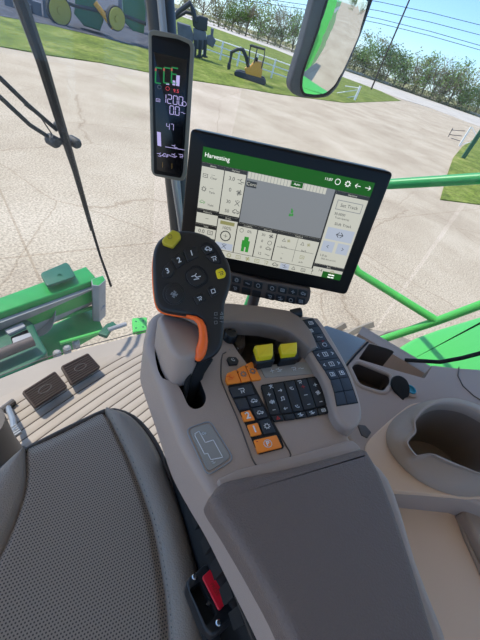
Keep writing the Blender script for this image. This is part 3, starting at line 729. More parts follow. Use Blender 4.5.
for x,y,g_,h_,m_ in ((73,252,'ring',4.5,'legend_grey'),(104,258,'ring',4.5,'led_red'),(68,302,'box',4.5,'led_violet'),(130,478,'reel',5,'led_violet'),(75,508,'reel',5,'led_violet'),(95,509,'car',5,'led_violet'),(112,510,'dash',5,'led_violet'),(129,511,'reel',5,'led_violet'),(155,512,'hook',5,'led_violet'),(166,316,'ring',5.5,'led_violet'),(162,350,'dash',4.5,'led_violet')):
    mb=MB(); glyph(mb,g_,frame(DS,c2(x,y),rt,upv,h_),m_,.15,sc=.6,lift=.0012); mb.build('status_icon',s)
for x,y in ((85,545),(120,550)):
    mb=MB(); glyph(mb,'minus',frame(DS,c2(x,y),upv,(-rt[0],-rt[1]),10),'led_amber',.05,lift=.0012); mb.build('status_icon',s)
SEG={'0':'abcdef','1':'bc','2':'abged','4':'fgbc','7':'abc','3':'abgcd'}
def digits(st,c,h,m):
    mb=MB(); fr=frame(DS,c,rt,upv,h); cc,R,Uv,n=fr; W=.46; adv=.66; x=-adv*(len(st.replace('.',''))-1)/2
    def sg(p,q):
        p,q=A(p),A(q); d=nrm(q-p); s_=A([-d[1],d[0]])*.04; p,q=p+d*.03,q-d*.03
        mb.add([cc+R*v[0]+Uv*v[1]+n*.0012 for v in (p-s_,q-s_,q+s_,p+s_)],[[0,1,2,3]],m)
    for ch in st:
        if ch=='.': sg((x-adv*.5-.06,-.5),(x-adv*.5+.06,-.5)); continue
        l,r_=x-W/2,x+W/2; D={'a':((l,.5),(r_,.5)),'b':((r_,.5),(r_,0)),'c':((r_,0),(r_,-.5)),'d':((l,-.5),(r_,-.5)),'e':((l,0),(l,-.5)),'f':((l,.5),(l,0)),'g':((l,0),(r_,0))}
        for s_ in SEG[ch]: sg(*D[s_])
        x+=adv
    mb.build('digit_readout',s)
digits('1200',c2(122,300),8.6,'led_violet'); digits('0.0',c2(130,341),8.4,'led_violet'); digits('47',c2(113,402),6.2,'led_violet')
mb=MB(); text(mb,'9.5',frame(DS,c2(136,268),rt,upv,3.6),'led_red',lift=.0012); mb.build('digit_readout',s)
mb=MB(); cpos=dc-DP.n*.02; tgt=bot+(top-bot)*.48; mb.tube([cpos,tgt],.016,'black',8); mb.build('bracket',t)
mb=MB(); mb.tube([DP.U(173,176)-DP.n*.012,DP.U(182,236)-DP.n*.03,DP.U(188,262)-DP.n*.06],.007,'steel',10); mb.build('support_tube',t)
# ================================================================== MONITOR
mt=A([.44691228,.35609038,.98883993]); ma=A([.1512519,-.27511873,.02564265]); mbv=A([-.02100754,-.03233047,-.20993762])
mn_=nrm(np.cross(mbv,ma)); mn_=mn_ if mn_@(O-mt)>0 else -mn_
ME=PL(mt,mn_)
t=thing('touchscreen_monitor','large black touchscreen monitor with green bar reading Harvesting','monitor',mt+ma*.5+mbv)
rprism(MB(),px(ME,[(190.5,128.3),(394,172.5),(346.5,295.3),(178,261.4)],.008),mn_,.032,.004,'black_gloss').build('housing',t)
S0=ME.U(203.5,146.4); S1_=ME.U(375,183); S2_=ME.U(340,280.5); S3_=S0+(S2_-S1_)*1.0
U_=(S1_-S0); V_=((S3_-S0)+(S2_-S1_))/2
SCW=MB(); nz=mn_
def SU(u,v,l=.0): return S0+U_*u+V_*v+nz*l
def tile(name,u0_,v0,u1,v1,m,l=.0010,parent=None,extra=None):
    mb=MB(); P=[SU(u0_,v0),SU(u1,v0),SU(u1,v1),SU(u0_,v1)]; rprism(mb,P,nz,.0008,.0001,m,lift=l,steps=1)
    if extra: extra(mb,l+.0002)
    return mb.build(name,parent)
def rect(mb,u0_,v0,u1,v1,m,l): mb.add(ccw([SU(u0_,v0,l),SU(u1,v0,l),SU(u1,v1,l),SU(u0_,v1,l)],nz),[[0,1,2,3]],m)
asp=np.linalg.norm(U_)/np.linalg.norm(V_)
def sfr(u,v,h): return SU(u,v),nrm(U_)*h*np.linalg.norm(V_),-nrm(V_)*h*np.linalg.norm(V_),nz
def stx(mb,s_,u,v,h,m,l,sc=1.2): text(mb,s_,sfr(u,v,h*.82),m,lift=l,sc=sc,bold=.0)
def sg_(mb,g_,u,v,h,m,l,w=.13): glyph(mb,g_,sfr(u,v,h),m,w=w,sc=.6,lift=l)
scr=tile('screen',0,0,1,1,'scr_dark',.0006,t)
def hdr(mb,l):
    stx(mb,'Harvesting',.085,.064,.055,'scr_white',l); stx(mb,'11:07',.735,.05,.035,'scr_white',l)
    for u,g_ in ((.79,'ring'),(.85,'gear'),(.91,'arrowl'),(.97,'arrowr')): sg_(mb,g_,u,.055,.058,'scr_white',l)
tile('title_bar',0,0,1,.125,'scr_green',parent=scr,extra=hdr)
def tl(name,u0_,v0,u1,v1,title,items):
    def ex(mb,l):
        rect(mb,u0_,v0,u1,v0+.032,'scr_dark',l); stx(mb,title,(u0_+u1)/2,v0+.016,.024,'scr_bg',l+.0002)
        for it in items:
            kind_,u,v,h,m,s_=it
            if kind_=='t': stx(mb,s_,u,v,h,m,l)
            elif kind_=='g': sg_(mb,s_,u,v,h,m,l)
            else: rect(mb,u-h/2,v-m[1]/2,u+h/2,v+m[1]/2,m[0],l-.00015+.00001*items.index(it))
    tile(name,u0_,v0,u1,v1,'scr_bg',parent=scr,extra=ex)
T='scr_text'
tl('status_tile',.004,.13,.135,.545,'Alerts',[('t',.075,.22,.035,T,'---'),('t',.08,.25,.03,T,'Clear'),('g',.03,.24,.05,T,'box'),('t',.075,.34,.035,T,'---'),('t',.08,.38,.03,T,'Tank'),('g',.03,.36,.05,T,'gear'),('t',.08,.5,.03,T,'Yield'),('g',.03,.48,.045,'scr_plant','car')])
tl('status_tile',.14,.13,.265,.56,'Harvest',[('t',.185,.22,.05,T,'3.0'),('g',.24,.23,.06,T,'reel'),('t',.185,.32,.05,T,'0'),('g',.24,.33,.06,T,'fan'),('t',.185,.43,.045,T,'30'),('g',.24,.43,.06,T,'cross'),('t',.185,.52,.045,T,'50'),('g',.24,.51,.06,T,'car')])
tl('status_tile',.004,.555,.135,.69,'Moisture',[('t',.07,.63,.05,T,'--')])
tl('status_tile',.004,.70,.135,.83,'Yield',[('t',.045,.77,.055,T,'0.0'),('g',.1,.77,.06,T,'box')])
def mp(mb,l):
    for i in range(24): rect(mb,.275+i*.0195,.128,.275+i*.0195+.017,.185,'scr_bg',l)
    rect(mb,.275,.205,.335,.26,T,l); stx(mb,'Corn',.305,.232,.045,'scr_bg',l+.0002)
    rect(mb,.53,.128,.60,.175,'scr_green',l+.0002); stx(mb,'Auto',.565,.15,.03,'scr_white',l+.0004)
    for du,dv,s_ in ((0,0,.02),(-.008,.035,.018),(.006,.03,.018),(-.004,-.02,.012)): rect(mb,.575+du-s_/3,.40+dv-s_*.7,.575+du+s_/3,.40+dv+s_*.7,'scr_plant',l)
tile('map_view',.27,.126,.79,.60,'scr_grey',parent=scr,extra=mp)
tl('gauge_tile',.14,.575,.262,.925,'Rotor',[('r',.2,.64,.09,('scr_olive',.035),0),('t',.2,.69,.045,T,'100%'),('g',.2,.77,.12,T,'ring'),('g',.2,.77,.05,T,'plus'),('r',.2,.88,.11,('scr_blue',.07),0),('g',.2,.88,.06,T,'cross')])
tl('gauge_tile',.268,.61,.392,.925,'Combine',[('g',.295,.68,.045,T,'ring'),('t',.345,.68,.04,T,'0%'),('r',.335,.76,.028,('scr_plant',.05),0),('r',.335,.81,.05,('scr_plant',.07),0),('r',.322,.87,.02,('scr_plant',.05),0),('r',.35,.87,.02,('scr_plant',.05),0)])
tl('gauge_tile',.398,.61,.515,.925,'Cleaning',[('t',.435,.68,.04,T,'30'),('g',.485,.68,.05,T,'fan'),('t',.435,.745,.04,T,'0'),('g',.485,.75,.05,T,'ring'),('t',.435,.81,.04,T,'0'),('g',.485,.81,.05,T,'car'),('t',.435,.88,.04,T,'12'),('g',.485,.88,.05,T,'dash')])
tl('gauge_tile',.522,.61,.79,.925,'Totals A',[('g',.57,.69,.045,T,'tri'),('g',.6,.69,.04,'scr_olive','fan'),('g',.69,.69,.045,T,'tri'),('g',.73,.69,.04,'scr_olive','fan'),('t',.58,.76,.03,T,'bu/ac'),('t',.71,.76,.03,T,'bu/h'),('r',.655,.77,.002,(T,.26),0),('r',.655,.77,.24,(T,.003),0),('t',.58,.83,.03,T,'--'),('g',.71,.83,.05,'scr_olive','box'),('t',.58,.885,.028,T,'lb'),('t',.71,.885,.028,T,'ac/h')])
tl('guidance_tile',.80,.13,.997,.86,'Guidance',[('r',.9,.25,.155,('scr_grey',.09),0),('r',.9,.25,.148,('scr_bg',.078),0),('t',.9,.25,.045,T,'Set Track'),('t',.86,.335,.035,T,'30.0000'),('t',.88,.37,.026,T,'Track Spacing'),('t',.9,.43,.04,T,'Shift Track'),('r',.9,.53,.17,('scr_blue',.12),0),('g',.9,.53,.08,T,'arrowr'),('g',.9,.53,.08,T,'arrowl'),('r',.85,.665,.075,('scr_blue',.11),0),('g',.85,.665,.06,T,'chevl'),('r',.945,.665,.075,('scr_blue',.11),0),('g',.945,.665,.06,T,'chevr'),('t',.84,.765,.035,T,'1.0 in'),('t',.88,.80,.026,T,'Shift increment')])
tl('status_tile',.80,.865,.997,.975,'Rate',[('t',.85,.93,.045,T,'14'),('g',.93,.93,.05,'scr_olive','gear')])
def tb(mb,l):
    for i,g_ in enumerate(('ring','gear','box','fan','box','hook','car')): sg_(mb,g_,.18+i*.062,.965,.055,'scr_olive' if i<6 else T,l)
    rect(mb,.585,.935,.645,.998,'scr_blue',l); sg_(mb,'reel',.615,.965,.05,T,l+.0002); sg_(mb,'tri',.675,.965,.05,T,l); sg_(mb,'box',.74,.965,.05,T,l); stx(mb,'?',.80,.965,.075,T,l)
tile('toolbar',.004,.93,.87,.998,'scr_bg',parent=scr,l=.0009,extra=tb)
tile('home_button',.87,.93,.997,1.0,'scr_green',.0012,parent=scr,extra=lambda mb,l:(sg_(mb,'home',.93,.966,.09,'scr_white',l,.22)))
mc2=mt+ma*.5+mbv*.6
mb=MB(); mb.box(mc2-mn_*.045,.09,.06,.026,'black',ma,mbv,mn_); mb.tube([mc2-mn_*.05,mc2+mbv*.3-mn_*.08,Z(.70).U(250,318)-mn_*.02],.011,'bin_dark',12); mb.build('mount_arm',t)
# ---- shortcut keypad below the monitor
KP=PL(mt+mn_*.004,mn_)
def c5(x,y): return (220+x/4.8,270+y/4.8)
t=thing('shortcut_keypad','curved dark keypad with two rows of keys under the monitor','keypad',KP.U(270,290))
slab('housing',[c5(*p) for p in ((-10,-8),(60,13),(215,55),(330,70),(420,88),(438,100),(432,145),(418,168),(395,172),(300,155),(205,138),(100,118),(-12,90))],KP,.018,.004,'bin_dark',t,cr=.006)
KK=KP.up(.002)
kk=[(18,30,'ring'),(80,48,'gear'),(133,65,'dash'),(183,75,'ring'),(18,72,'box'),(73,88,'hook'),(125,103,None),(175,115,None),(250,88,'ring'),(300,97,'box'),(350,105,'plus'),(400,113,'car'),(240,128,'hook'),(290,137,'reel'),(340,145,'ring'),(388,150,'box')]
for x,y,g_ in kk:
    w,h=22,15; q=[c5(x-w+2,y-h-5),c5(x+w+1,y-h+5),c5(x+w-3,y+h+5),c5(x-w-2,y+h-5)]
    k=slab('key',q,KK,.004,.0008,'black',t,cr=.002)
    if g_: mb=MB(); glyph(mb,g_,frame(KK,c5(x,y),(1,.2),(.1,-1),5),'legend_grey',.25,lift=.0005); mb.build('legend',k)
# ================================================================== ARMREST CONSOLE
DZ=.745; D=Z(DZ)
cons=thing('armrest_console','long grey armrest console with joystick gate, keys and padded top','console',(*D.U(260,430)[:2],.42))
deck_px=[(146,328),(150,316),(160,309),(175,306),(205,306),(230,308),(260,312),(285,318),(298,326),(314,345),(328,375),(340,405),(343,420),(348,430),(360,447),(392,478),(420,560),(462,700),(330,720),(287,632),(252,567),(222,512),(203,482),(183,448),(171,418),(160,388),(150,362),(144,343)]
mb=MB(); rprism(mb,px(D,deck_px,sm=4),UP,.085,.014,'console_grey',steps=6); deck=mb.build('body',cons)
gate=[(155,349),(161,346),(167,349),(172,358),(181,366),(192,368),(198,376),(203,388),(206,398),(203,406),(195,409),(188,405),(182,392),(175,382),(163,378),(157,365)]
def cutter(pts,plane,dep,sm=None,cr=.004,m='black_matte'):
    P=px(plane,pts,cr=cr,sm=sm); m_=MB(); rprism(m_,P,plane.n,dep+.03,.0001,m,steps=1,lift=.03); return m_
rec=[(226,334),(232,322),(262,322),(290,330),(303,346),(304,357),(298,363),(250,368),(238,352)]
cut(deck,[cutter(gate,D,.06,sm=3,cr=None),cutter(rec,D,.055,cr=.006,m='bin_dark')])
# joystick mount block
JB=Z(.80)
mb=MB(); rprism(mb,px(JB,[(157,316),(165,311),(190,318),(205,328),(203,345),(196,356),(178,358),(168,345)],.012),UP,.06,.008,'console_grey',steps=5); mb.build('lever_mount',cons)
# shoulder rim left of the gate
mb=MB(); SR=[(171,418),(178,432),(190,452),(206,474)]
# diagram plate
pl=slab('gate_diagram_plate',[(188.7,429.5),(209.5,423),(231,458),(208,472.5)],D,.002,.0006,'plate',cons,cr=.006,lift=.0012)
mb=MB(); PD=D.up(.0016); w=.0011
def cd(x,y): return (180+x/2.526,310+y/2.526)
def poly(mb,pts,m,w,plane,closed=False):
    P=[plane.U(*p) for p in pts]
    if closed: P.append(P[0])
    for a_,b_ in zip(P,P[1:]):
        e=nrm(b_-a_); s_=np.cross(plane.n,e)*w/2; mb.add([a_-s_-e*w/2,b_-s_+e*w/2,b_+s_+e*w/2,a_+s_-e*w/2],[[0,1,2,3]],m)
poly(mb,[cd(*p) for p in ((38,312),(48,306),(64,335),(84,328),(108,372),(78,378),(70,362),(62,364),(38,318))],'legend',.0010,PD,True)
glyph(mb,'car',frame(PD,cd(60,312),(23,-5),(-.4,-1),4.5),'legend',.16); glyph(mb,'reel',frame(PD,cd(84,385),(23,-5),(-.4,-1),4.5),'legend',.16); mb.build('gate_diagram',pl)
mb=MB(); PR=px(D.up(.0008),[(185.7,429),(210,420.5),(234,459),(207.5,476)],.008); mb.tube(PR+[PR[0]],.0008,'legend_grey',5); mb.build('plate_rim',pl)
# pad
PZ=Z(.775)
mb=MB(); rprism(mb,smoothpts(px(PZ,[(211,500),(214,490),(222,481),(240,475),(300,463),(352,449),(366,447),(373,455),(386,480),(408,540),(445,655),(470,730),(330,740),(291,638),(259,578),(230,530)]),4),UP,.035,.012,'pad_grey',steps=6); mb.build('armrest_pad',cons)
# ledge crease before the pad
mb=MB(); rprism(mb,px(Z(.752),[(217,479),(238,469),(295,455),(338,443),(352,439),(362,448),(352,455),(300,468),(240,481),(222,488)],.004),UP,.02,.003,'console_grey'); mb.build('rear_ledge',cons)
# arch round the recess
AZ=Z(.772)
mb=MB(); rprism(mb,px(AZ,[(214,303),(222,302),(258,305),(290,310),(301,317),(312,331),(318,346),(311,349),(302,340),(292,332),(280,327),(262,323),(232,321),(214,322)],.004),UP,.03,.004,'console_dark',steps=4); mb.build('recess_hood',cons)
mb=MB(); mb.lathe(Z(.770).U(297,313),[(.0,-.012),(.008,-.012),(.009,.006),(.007,.009),(0,.010)],'black',nrm(ri+UP*.2),20); mb.build('hood_knob',cons)
# knob by the lever
mb=MB(); mb.lathe(D.U(229.5,339),[(.011,0),(.0105,.012),(.009,.014),(.0,.0145)],'black',UP,20); mb.build('dial',cons)
# decal strip with pictograms
CR,CU=(23,-5),(-.38,-1)
dcs=slab('pictogram_strip',[(259,366),(312,361.5),(319,373.5),(265,378)],D,.002,.0005,'plate',cons,cr=.003,lift=.001)
mb=MB(); PD=D.up(.0014)
for x,y,g_ in ((272,371,'plus'),(279,370,'reel'),(294,369,'hook'),(301,368.5,'dash')): glyph(mb,g_,frame(PD,(x,y),CR,CU,6),'legend',.16)
for i in range(3): glyph(mb,('chevl','minus','chevr')[i],frame(PD,(230+i*4,349-i*.5),CR,CU,4),'legend_grey',.2,lift=-.0008)
mb.build('pictogram',dcs)
# yellow levers in the recess
LV=Z(.772)
def lever(q,lab_):
    b=slab('lever_body',[(q[0][0],q[0][1]+5),(q[1][0]+1.5,q[1][1]+5),(q[2][0]+2,q[2][1]+5),(q[3][0]-2,q[3][1]+6)],Z(.762),.07,.004,'black',cons,cr=.003)
    mb=MB(); P=px(LV,q,.003); rprism(mb,P,UP,.010,.003,'yellow'); 
    mb.build('lever_cap',b)
lever([(254.4,345),(273.4,342.5),(273.5,355),(258.5,357)],0); lever([(280,343.3),(297.6,341.5),(297.5,352.5),(282.5,354)],1)
mb=MB(); rprism(mb,px(Z(.735),[(228,334),(245,326),(246,345),(240,350)],.005),UP,.05,.004,'bin_dark'); mb.build('recess_cover',cons)
# raised strip of keys, right
ST=Z(.763)
strip_out=[(284,318),(292,314),(313,316.5),(320,319),(334,340),(348,365),(359,393),(363,412),(360,423),(350,428),(340,421),(333,408),(326,384),(313,359),(300,339)]
mb=MB(); rprism(mb,px(ST,strip_out,sm=4),UP,.10,.007,'console_grey',steps=5); sb=mb.build('key_strip_housing',cons)
KS=ST.up(.0018)
def cc_(x,y): return (270+x/5.333,300+y/5.333)
def edge(y,L):  # interpolate the key bed edge in crop coords
    pts=L
    for (x0,y0),(x1,y1) in zip(pts,pts[1:]):
        if y0<=y<=y1: return x0+(x1-x0)*(y-y0)/(y1-y0)
    return pts[-1][0]
LE=[(122,115),(165,180),(200,235),(245,310),(285,368),(322,430),(340,490),(355,568)]; RE=[(228,98),(268,150),(305,215),(345,275),(380,330),(405,375),(425,420),(447,480),(470,550)]
bed=[cc_(x,y) for x,y in LE]+[cc_(x,y) for x,y in RE[::-1]]
slab('key_bed',bed,ST,.001,.0005,'black_matte',sb,lift=.0006)
rows=[(118,152,2,'hook','box'),(155,190,1,'box',None),(193,228,2,'dash','dash'),(231,270,2,'cross','ring'),(273,322,1,'1',None),(325,374,1,'1',None),(377,424,2,'3','4'),(427,492,2,None,None),(495,560,2,None,None)]
for y0,y1,nk,ga,gb in rows:
    dy=-14
    def xy(s,y): 
        l,r_=edge(y,LE),edge(y-12,RE); l+=3; r_-=3; return cc_(l+(r_-l)*s, y-16*s)
    for j in range(nk):
        s0,s1=j/nk+.01,(j+1)/nk-.015; q=[xy(s0,y0),xy(s1,y0),xy(s1,y1),xy(s0,y1)]
        k=slab('key',q,KS,.0025,.0006,'key_dark',sb,cr=.0012)
        mb=MB(); cx_=sum(p[0] for p in q)/4; cy_=sum(p[1] for p in q)/4; g_=(ga,gb)[j]
        if g_ is None: continue
        R_2,U_2=(1,-.14),(-.5,-.87)
        if g_ in '1234':
            text(mb,g_,frame(KS,(cx_,cy_),R_2,U_2,3.6),'legend',lift=.0006); glyph(mb,'sq',frame(KS,(cx_,cy_),R_2,U_2,7 if nk==1 else 6.5),'legend',.13)
            if nk==1: glyph(mb,'chevl',frame(KS,(cx_-7,cy_+1),R_2,U_2,6),'legend',.2); glyph(mb,'chevr',frame(KS,(cx_+7,cy_-1),R_2,U_2,6),'legend',.2)
        else: glyph(mb,g_,frame(KS,(cx_,cy_),R_2,U_2,5.5),'legend',.18)
        if g_=='cross' : glyph(mb,'minus',frame(KS,(cx_+8,cy_-5),R_2,U_2,3),'legend_red',.3)
        mb.build('legend',k)
# centre key block
KC=D.up(.004)
def cb(x,y): return (260+x/4.364,330+y/4.364)
slab('key_bed',[cb(*p) for p in ((2,243),(130,222),(258,203),(300,328),(307,363),(180,385),(60,402),(38,370))],D,.002,.0005,'black_matte',cons,cr=.003,lift=.0022)
def bil(s,t_):   # upper block bilinear (crop)
    a=A([5,246])*(1-s)+A([256,206])*s+A([0,-3])*math.sin(math.pi*s); b=A([45,370])*(1-s)+A([297,325])*s+A([0,6])*math.sin(math.pi*s); return cb(*(a*(1-t_)+b*t_))
cols=[(0,.175,['plus','spk','minus']),(.19,.385,['arrowr','note','arrowl']),(.4,.575,['phone',None,'phone']),(.59,.79,['plus','minus','minus']),(.8,1,['plus','fan','minus'])]
for i,(s0,s1,gs) in enumerate(cols):
    q=[bil(s0,0),bil(s1,0),bil(s1,1),bil(s0,1)]; k=slab('rocker_key',q,KC,.003,.0009,'black',cons,cr=.002)
    mb=MB()
    for j,g_ in enumerate(gs):
        if g_: 
            p=bil((s0+s1)/2,(.25,.53,.85)[j] if i!=0 else (.32,.58,.85)[j]); glyph(mb,g_,frame(KC,p,CR,CU,5 if j!=1 else 6),'legend' if not(i==3 and j==0) else 'legend_red',.2)
    if i==3: glyph(mb,'hook',frame(KC,bil(.66,.08),CR,CU,5),'legend',.2)
    if i==0: glyph(mb,'cross',frame(KC,bil(.16,.08),CR,CU,5),'legend',.2)
    mb.build('legend',k)
for i in range(5):
    s0,s1=i/5+.01,(i+1)/5-.01; 
    def bl(s,t_): a=A([47,376])*(1-s)+A([299,331])*s; b=A([60,398])*(1-s)+A([304,359])*s; a=a+A([0,6])*math.sin(math.pi*s); b=b+A([0,3])*math.sin(math.pi*s); return cb(*(a*(1-t_)+b*t_))
    q=[bl(s0,0),bl(s1,0),bl(s1,1),bl(s0,1)]; k=slab('small_key',q,KC,.003,.0006,'black',cons,cr=.0015)
    g_=['tri',None,'reel','reel','box'][i]
    if g_: mb=MB(); glyph(mb,g_,frame(KC,bl((s0+s1)/2,.5),CR,CU,5),'legend_red' if i==0 else 'legend',.22); mb.build('legend',k)
# left column of keys
def ca(x,y): return (215+x/4.92,330+y/4.92)
KL_=D.up(.004)
def key(pts,m,legend=None,lt=None,name='key',size=6,lm='legend',led=None,gs=0):
    k=slab(name,[ca(*p) for p in pts],KL_,.005,.0008,m,cons,cr=.0018)
    if m in('orange',): k['label']='orange key'
    c=ca(sum(p[0] for p in pts)/len(pts),sum(p[1] for p in pts)/len(pts)); mb=MB()
    if lt: text(mb,lt,frame(KL_,c,CR,CU,size),lm,lift=.0005,bold=.03)
    if legend: glyph(mb,legend,frame(KL_,c,CR,CU,gs or size+1.5),lm,.17 if not gs else .1)
    if led: glyph(mb,'minus',frame(KL_,ca(*led),CR,CU,2),'legend_red' if m=='orange' and lt=='P' else 'black_matte',.6)
    if mb.v: mb.build('legend',k)
slab('key_bed',[ca(*p) for p in ((62,276),(180,256),(240,370),(312,508),(340,582),(212,615),(150,470),(85,335))],D,.002,.0006,'black_matte',cons,cr=.003,lift=.0022)
key([(55,225),(60,212),(103,194),(128,258),(62,265),(52,245)],'orange','reel',name='orange_key',lm='orange_grip'); key([(107,192),(146,172),(176,248),(132,257)],'orange','gear',name='orange_key',led=(113,208),lm='legend_grey'); key([(150,170),(182,154),(230,240),(180,247)],'orange','gear',name='orange_key',led=(156,182),lm='legend_grey')
key([(68,283),(178,263),(196,315),(90,331)],'key_dark','hook',size=6); key([(95,341),(150,331),(172,385),(122,395)],'key_dark')
key([(156,327),(205,317),(228,370),(178,379)],'key_dark','car',size=5); key([(127,404),(172,393),(198,441),(147,450)],'orange',lt='2',name='orange_key',size=7,led=(148,408))
key([(183,385),(235,375),(260,426),(208,437)],'key_dark','car',size=5); key([(158,467),(210,455),(231,512),(180,523)],'orange',lt='1',name='orange_key',size=7)
key([(216,446),(266,433),(300,502),(240,512)],'key_dark','gear',size=6); key([(190,541),(303,515),(331,576),(214,605)],'orange','ring',lt='P',name='orange_key',size=5,led=(207,550),gs=11)
key([(58,140),(66,130),(104,132),(118,150),(112,166),(72,170)],'black','phone',name='unlock_key',size=3)
# panel seam round the left column
mb=MB(); PS=D.up(.0006); 
P=[PS.U(*p) for p in ((226,352),(221,375),(226,392),(238,420),(248,447),(254,462),(262,466),(290,458),(283,440),(267,410),(258,385))]; mb.tube(smoothpts(P,4)[:-4],.0010,'bin_dark',5); mb.build('panel_seam',cons)
# side flank + lower black frame
mb=MB(); rprism(mb,px(Z(.61),[(172,420),(200,440),(240,440),(330,440),(350,470),(400,620),(420,720),(320,740),(262,640),(215,550)],.01),UP,.17,.01,'black_matte'); mb.build('support_frame',cons)
mb=MB(); 
for pts in (((186,470),(205,520),(235,590),(255,640)),((192,468),(214,520),(246,590),(268,640))): mb.tube([Z(.655).U(*p) for p in pts],.0035,'black',8)
mb.build('cable',cons)
mb=MB()
for i in range(7):
    x,y=180+i*10,466+i*25; mb.box(Z(.60).U(x,y),.018,.012,.05,'black_matte',(0.5,.8,0),(-.8,.5,0))
mb.build('side_clip',cons)
# ================================================================== JOYSTICK
jc=A([.333,.228,.885]); jn=nrm(nrm(O-jc)*.8+UP*.35); JP=PL(jc,jn)
joy=thing('control_joystick','black multi-button joystick with orange side grip standing on the console','joystick',D.U(196,378))
def ce(x,y): return (130+x/3.554,220+y/3.554)
head=[(84,105),(100,72),(125,52),(150,38),(200,35),(245,42),(285,58),(318,88),(335,118),(352,150),(360,185),(360,225),(350,262),(338,300),(336,360),(334,410),(325,455),(300,486),(262,505),(240,508),(225,500),(228,470),(250,430),(262,395),(255,365),(238,348),(200,340),(150,332),(112,322),(92,298),(84,255),(80,200),(79,150)]
HP=[JP.U(*ce(*p)) for p in head]
def fat(mb,P,n,depth,r,m,steps=6):  # slab rounded on both faces
    n=nrm(n); P=ccw([A(p) for p in P],n); rs=[]
    for k in range(steps+1):
        a=math.pi/2*k/steps; rs.append([q-n*(depth-r*(1-math.sin(a))) for q in inset(P,n,r*(1-math.cos(a)))])
    rs=rs[::-1]
    for k in range(steps+1):
        a=math.pi/2*k/steps; rs.append([q-n*r*(1-math.sin(a)) for q in inset(P,n,r*(1-math.cos(a)))])
    mb.rings(rs,m); return mb
jb=fat(MB(),smoothpts(HP,3),jn,.042,.006,'black').build('grip_body',joy)
# orange side: thin trim + thumb grip
trim=[(118,50),(92,80),(80,110),(75,150),(75,200),(79,255),(88,302),(108,326),(150,337),(200,345),(240,354),(250,350),(262,362),(256,340),(200,325),(120,300),(100,200),(100,120)]
fat(MB(),smoothpts([JP.U(*ce(*p))-jn*.013 for p in trim],3),jn,.006,.0028,'orange_grip',4).build('orange_trim',joy)
kpm=np.linalg.norm(JP.U(191,270)-JP.U(190,270))/3.554
mb=MB(); gp=[(200,340,3),(215,344,6),(232,350,9),(248,362,12),(257,382,14),(260,405,15),(260,430,17),(256,452,19),(249,472,20),(243,487,17),(239,497,11),(237,501,4)]
mb.tube([JP.U(*ce(x,y))+jn*(.0005) for x,y,r in gp],[r*kpm for x,y,r in gp],'orange_grip',18); mb.build('orange_grip',joy)
JK=JP.up(.0025)
def jkey(name,pts,m,g_=None,lt=None,sz=5.5,rd=(1,-.3),ud=(-.3,-1),cr=.002,lift=0,dep=.005,lm='legend',r=.0012):
    pl_=JK.up(lift); k=rprism(MB(),roundc([pl_.U(*ce(*p)) for p in pts],cr),pl_.n,dep,r,m).build(name,joy)
    c=ce(sum(p[0] for p in pts)/len(pts),sum(p[1] for p in pts)/len(pts)); mb=MB()
    if lt: text(mb,lt,frame(pl_,c,rd,ud,sz),lm,lift=.0005)
    if g_: glyph(mb,g_,frame(pl_,c,rd,ud,sz),lm,.18)
    if mb.v: mb.build('legend',k)
jkey('number_key',[(190,105),(235,92),(246,128),(205,148)],'black',lt='1',rd=(1,-.25))
jkey('number_key',[(146,138),(184,112),(200,150),(168,172)],'black',lt='2',rd=(1,-.45),ud=(-.4,-1))
jkey('number_key',[(112,190),(122,165),(142,146),(162,178),(146,202),(118,206)],'black',lt='3',rd=(1,-.45),ud=(-.4,-1))
jkey('rocker_well',[(246,92),(268,76),(295,86),(322,130),(328,158),(292,152)],'black_matte',cr=.004,lift=-.002)
jkey('rocker_switch',[(252,96),(276,86),(294,96),(300,112),(270,122)],'black','car',sz=7,rd=(1,.1),ud=(.1,-1)); jkey('rocker_switch',[(270,126),(300,116),(318,142),(318,152),(290,148)],'black','hook',sz=7)
def circ(cx,cy,r,n=24,k=1.0): return [(cx+r*math.cos(a),cy+r*k*math.sin(a)) for a in [2*math.pi*i/n for i in range(n)]]
jkey('pad_well',[(195,185),(222,162),(240,160),(262,172),(280,200),(276,222),(250,240),(236,246),(215,232),(196,214)],'black_matte',cr=.003,lift=-.0015)
jkey('direction_pad',[(200,188),(222,172),(240,168),(258,178),(272,202),(268,218),(246,232),(232,236),(214,226),(202,208)],'black','reel',sz=9,cr=.003)
jkey('joy_dial',circ(156,262,40),'black',cr=0.0001,lift=-.001); jkey('dial_cap',circ(157,264,31),'black','fan',sz=9,cr=.0001,lift=.001,lm='legend_grey')
jkey('square_key',[(225,272),(258,258),(272,284),(238,302)],'black','hook',sz=6); jkey('square_key',[(275,244),(300,234),(318,258),(290,276)],'black','sq',sz=6)
jkey('yellow_key',[(303,178),(328,168),(342,188),(338,204),(312,210)],'yellow','hook',sz=6,cr=.003,lm='bark')
# engraved mark
mb=MB(); 
for dx,dy,g_ in ((-2,-6,'sq'),(4,-6,'tri'),(-2,0,'dash'),(4,0,'box'),(-2,6,'sq'),(4,6,'dash')): glyph(mb,g_,frame(JP,ce(312,348),(1,-.1),(0,-1),4.5),'legend_grey',.14,lift=.0004,off=(dx*.22,-dy*.16))
mb.build('engraving',jb)
# yellow top button: faceted wedge
yb=[(112,72),(118,62),(150,32),(176,42),(182,62),(152,98),(118,86)]
fat(MB(),roundc([JK.up(.004).U(*ce(*p)) for p in yb],.002),jn,.02,.003,'yellow_dull',4).build('top_button',joy)
mb=MB(); c=JK.up(.0045).U(*ce(142,60)); glyph(mb,'ring',frame(JK.up(.0045),ce(142,60),(1,-.3),(-.3,-1),6),'bark',.12); mb.build('top_button_mark',joy)
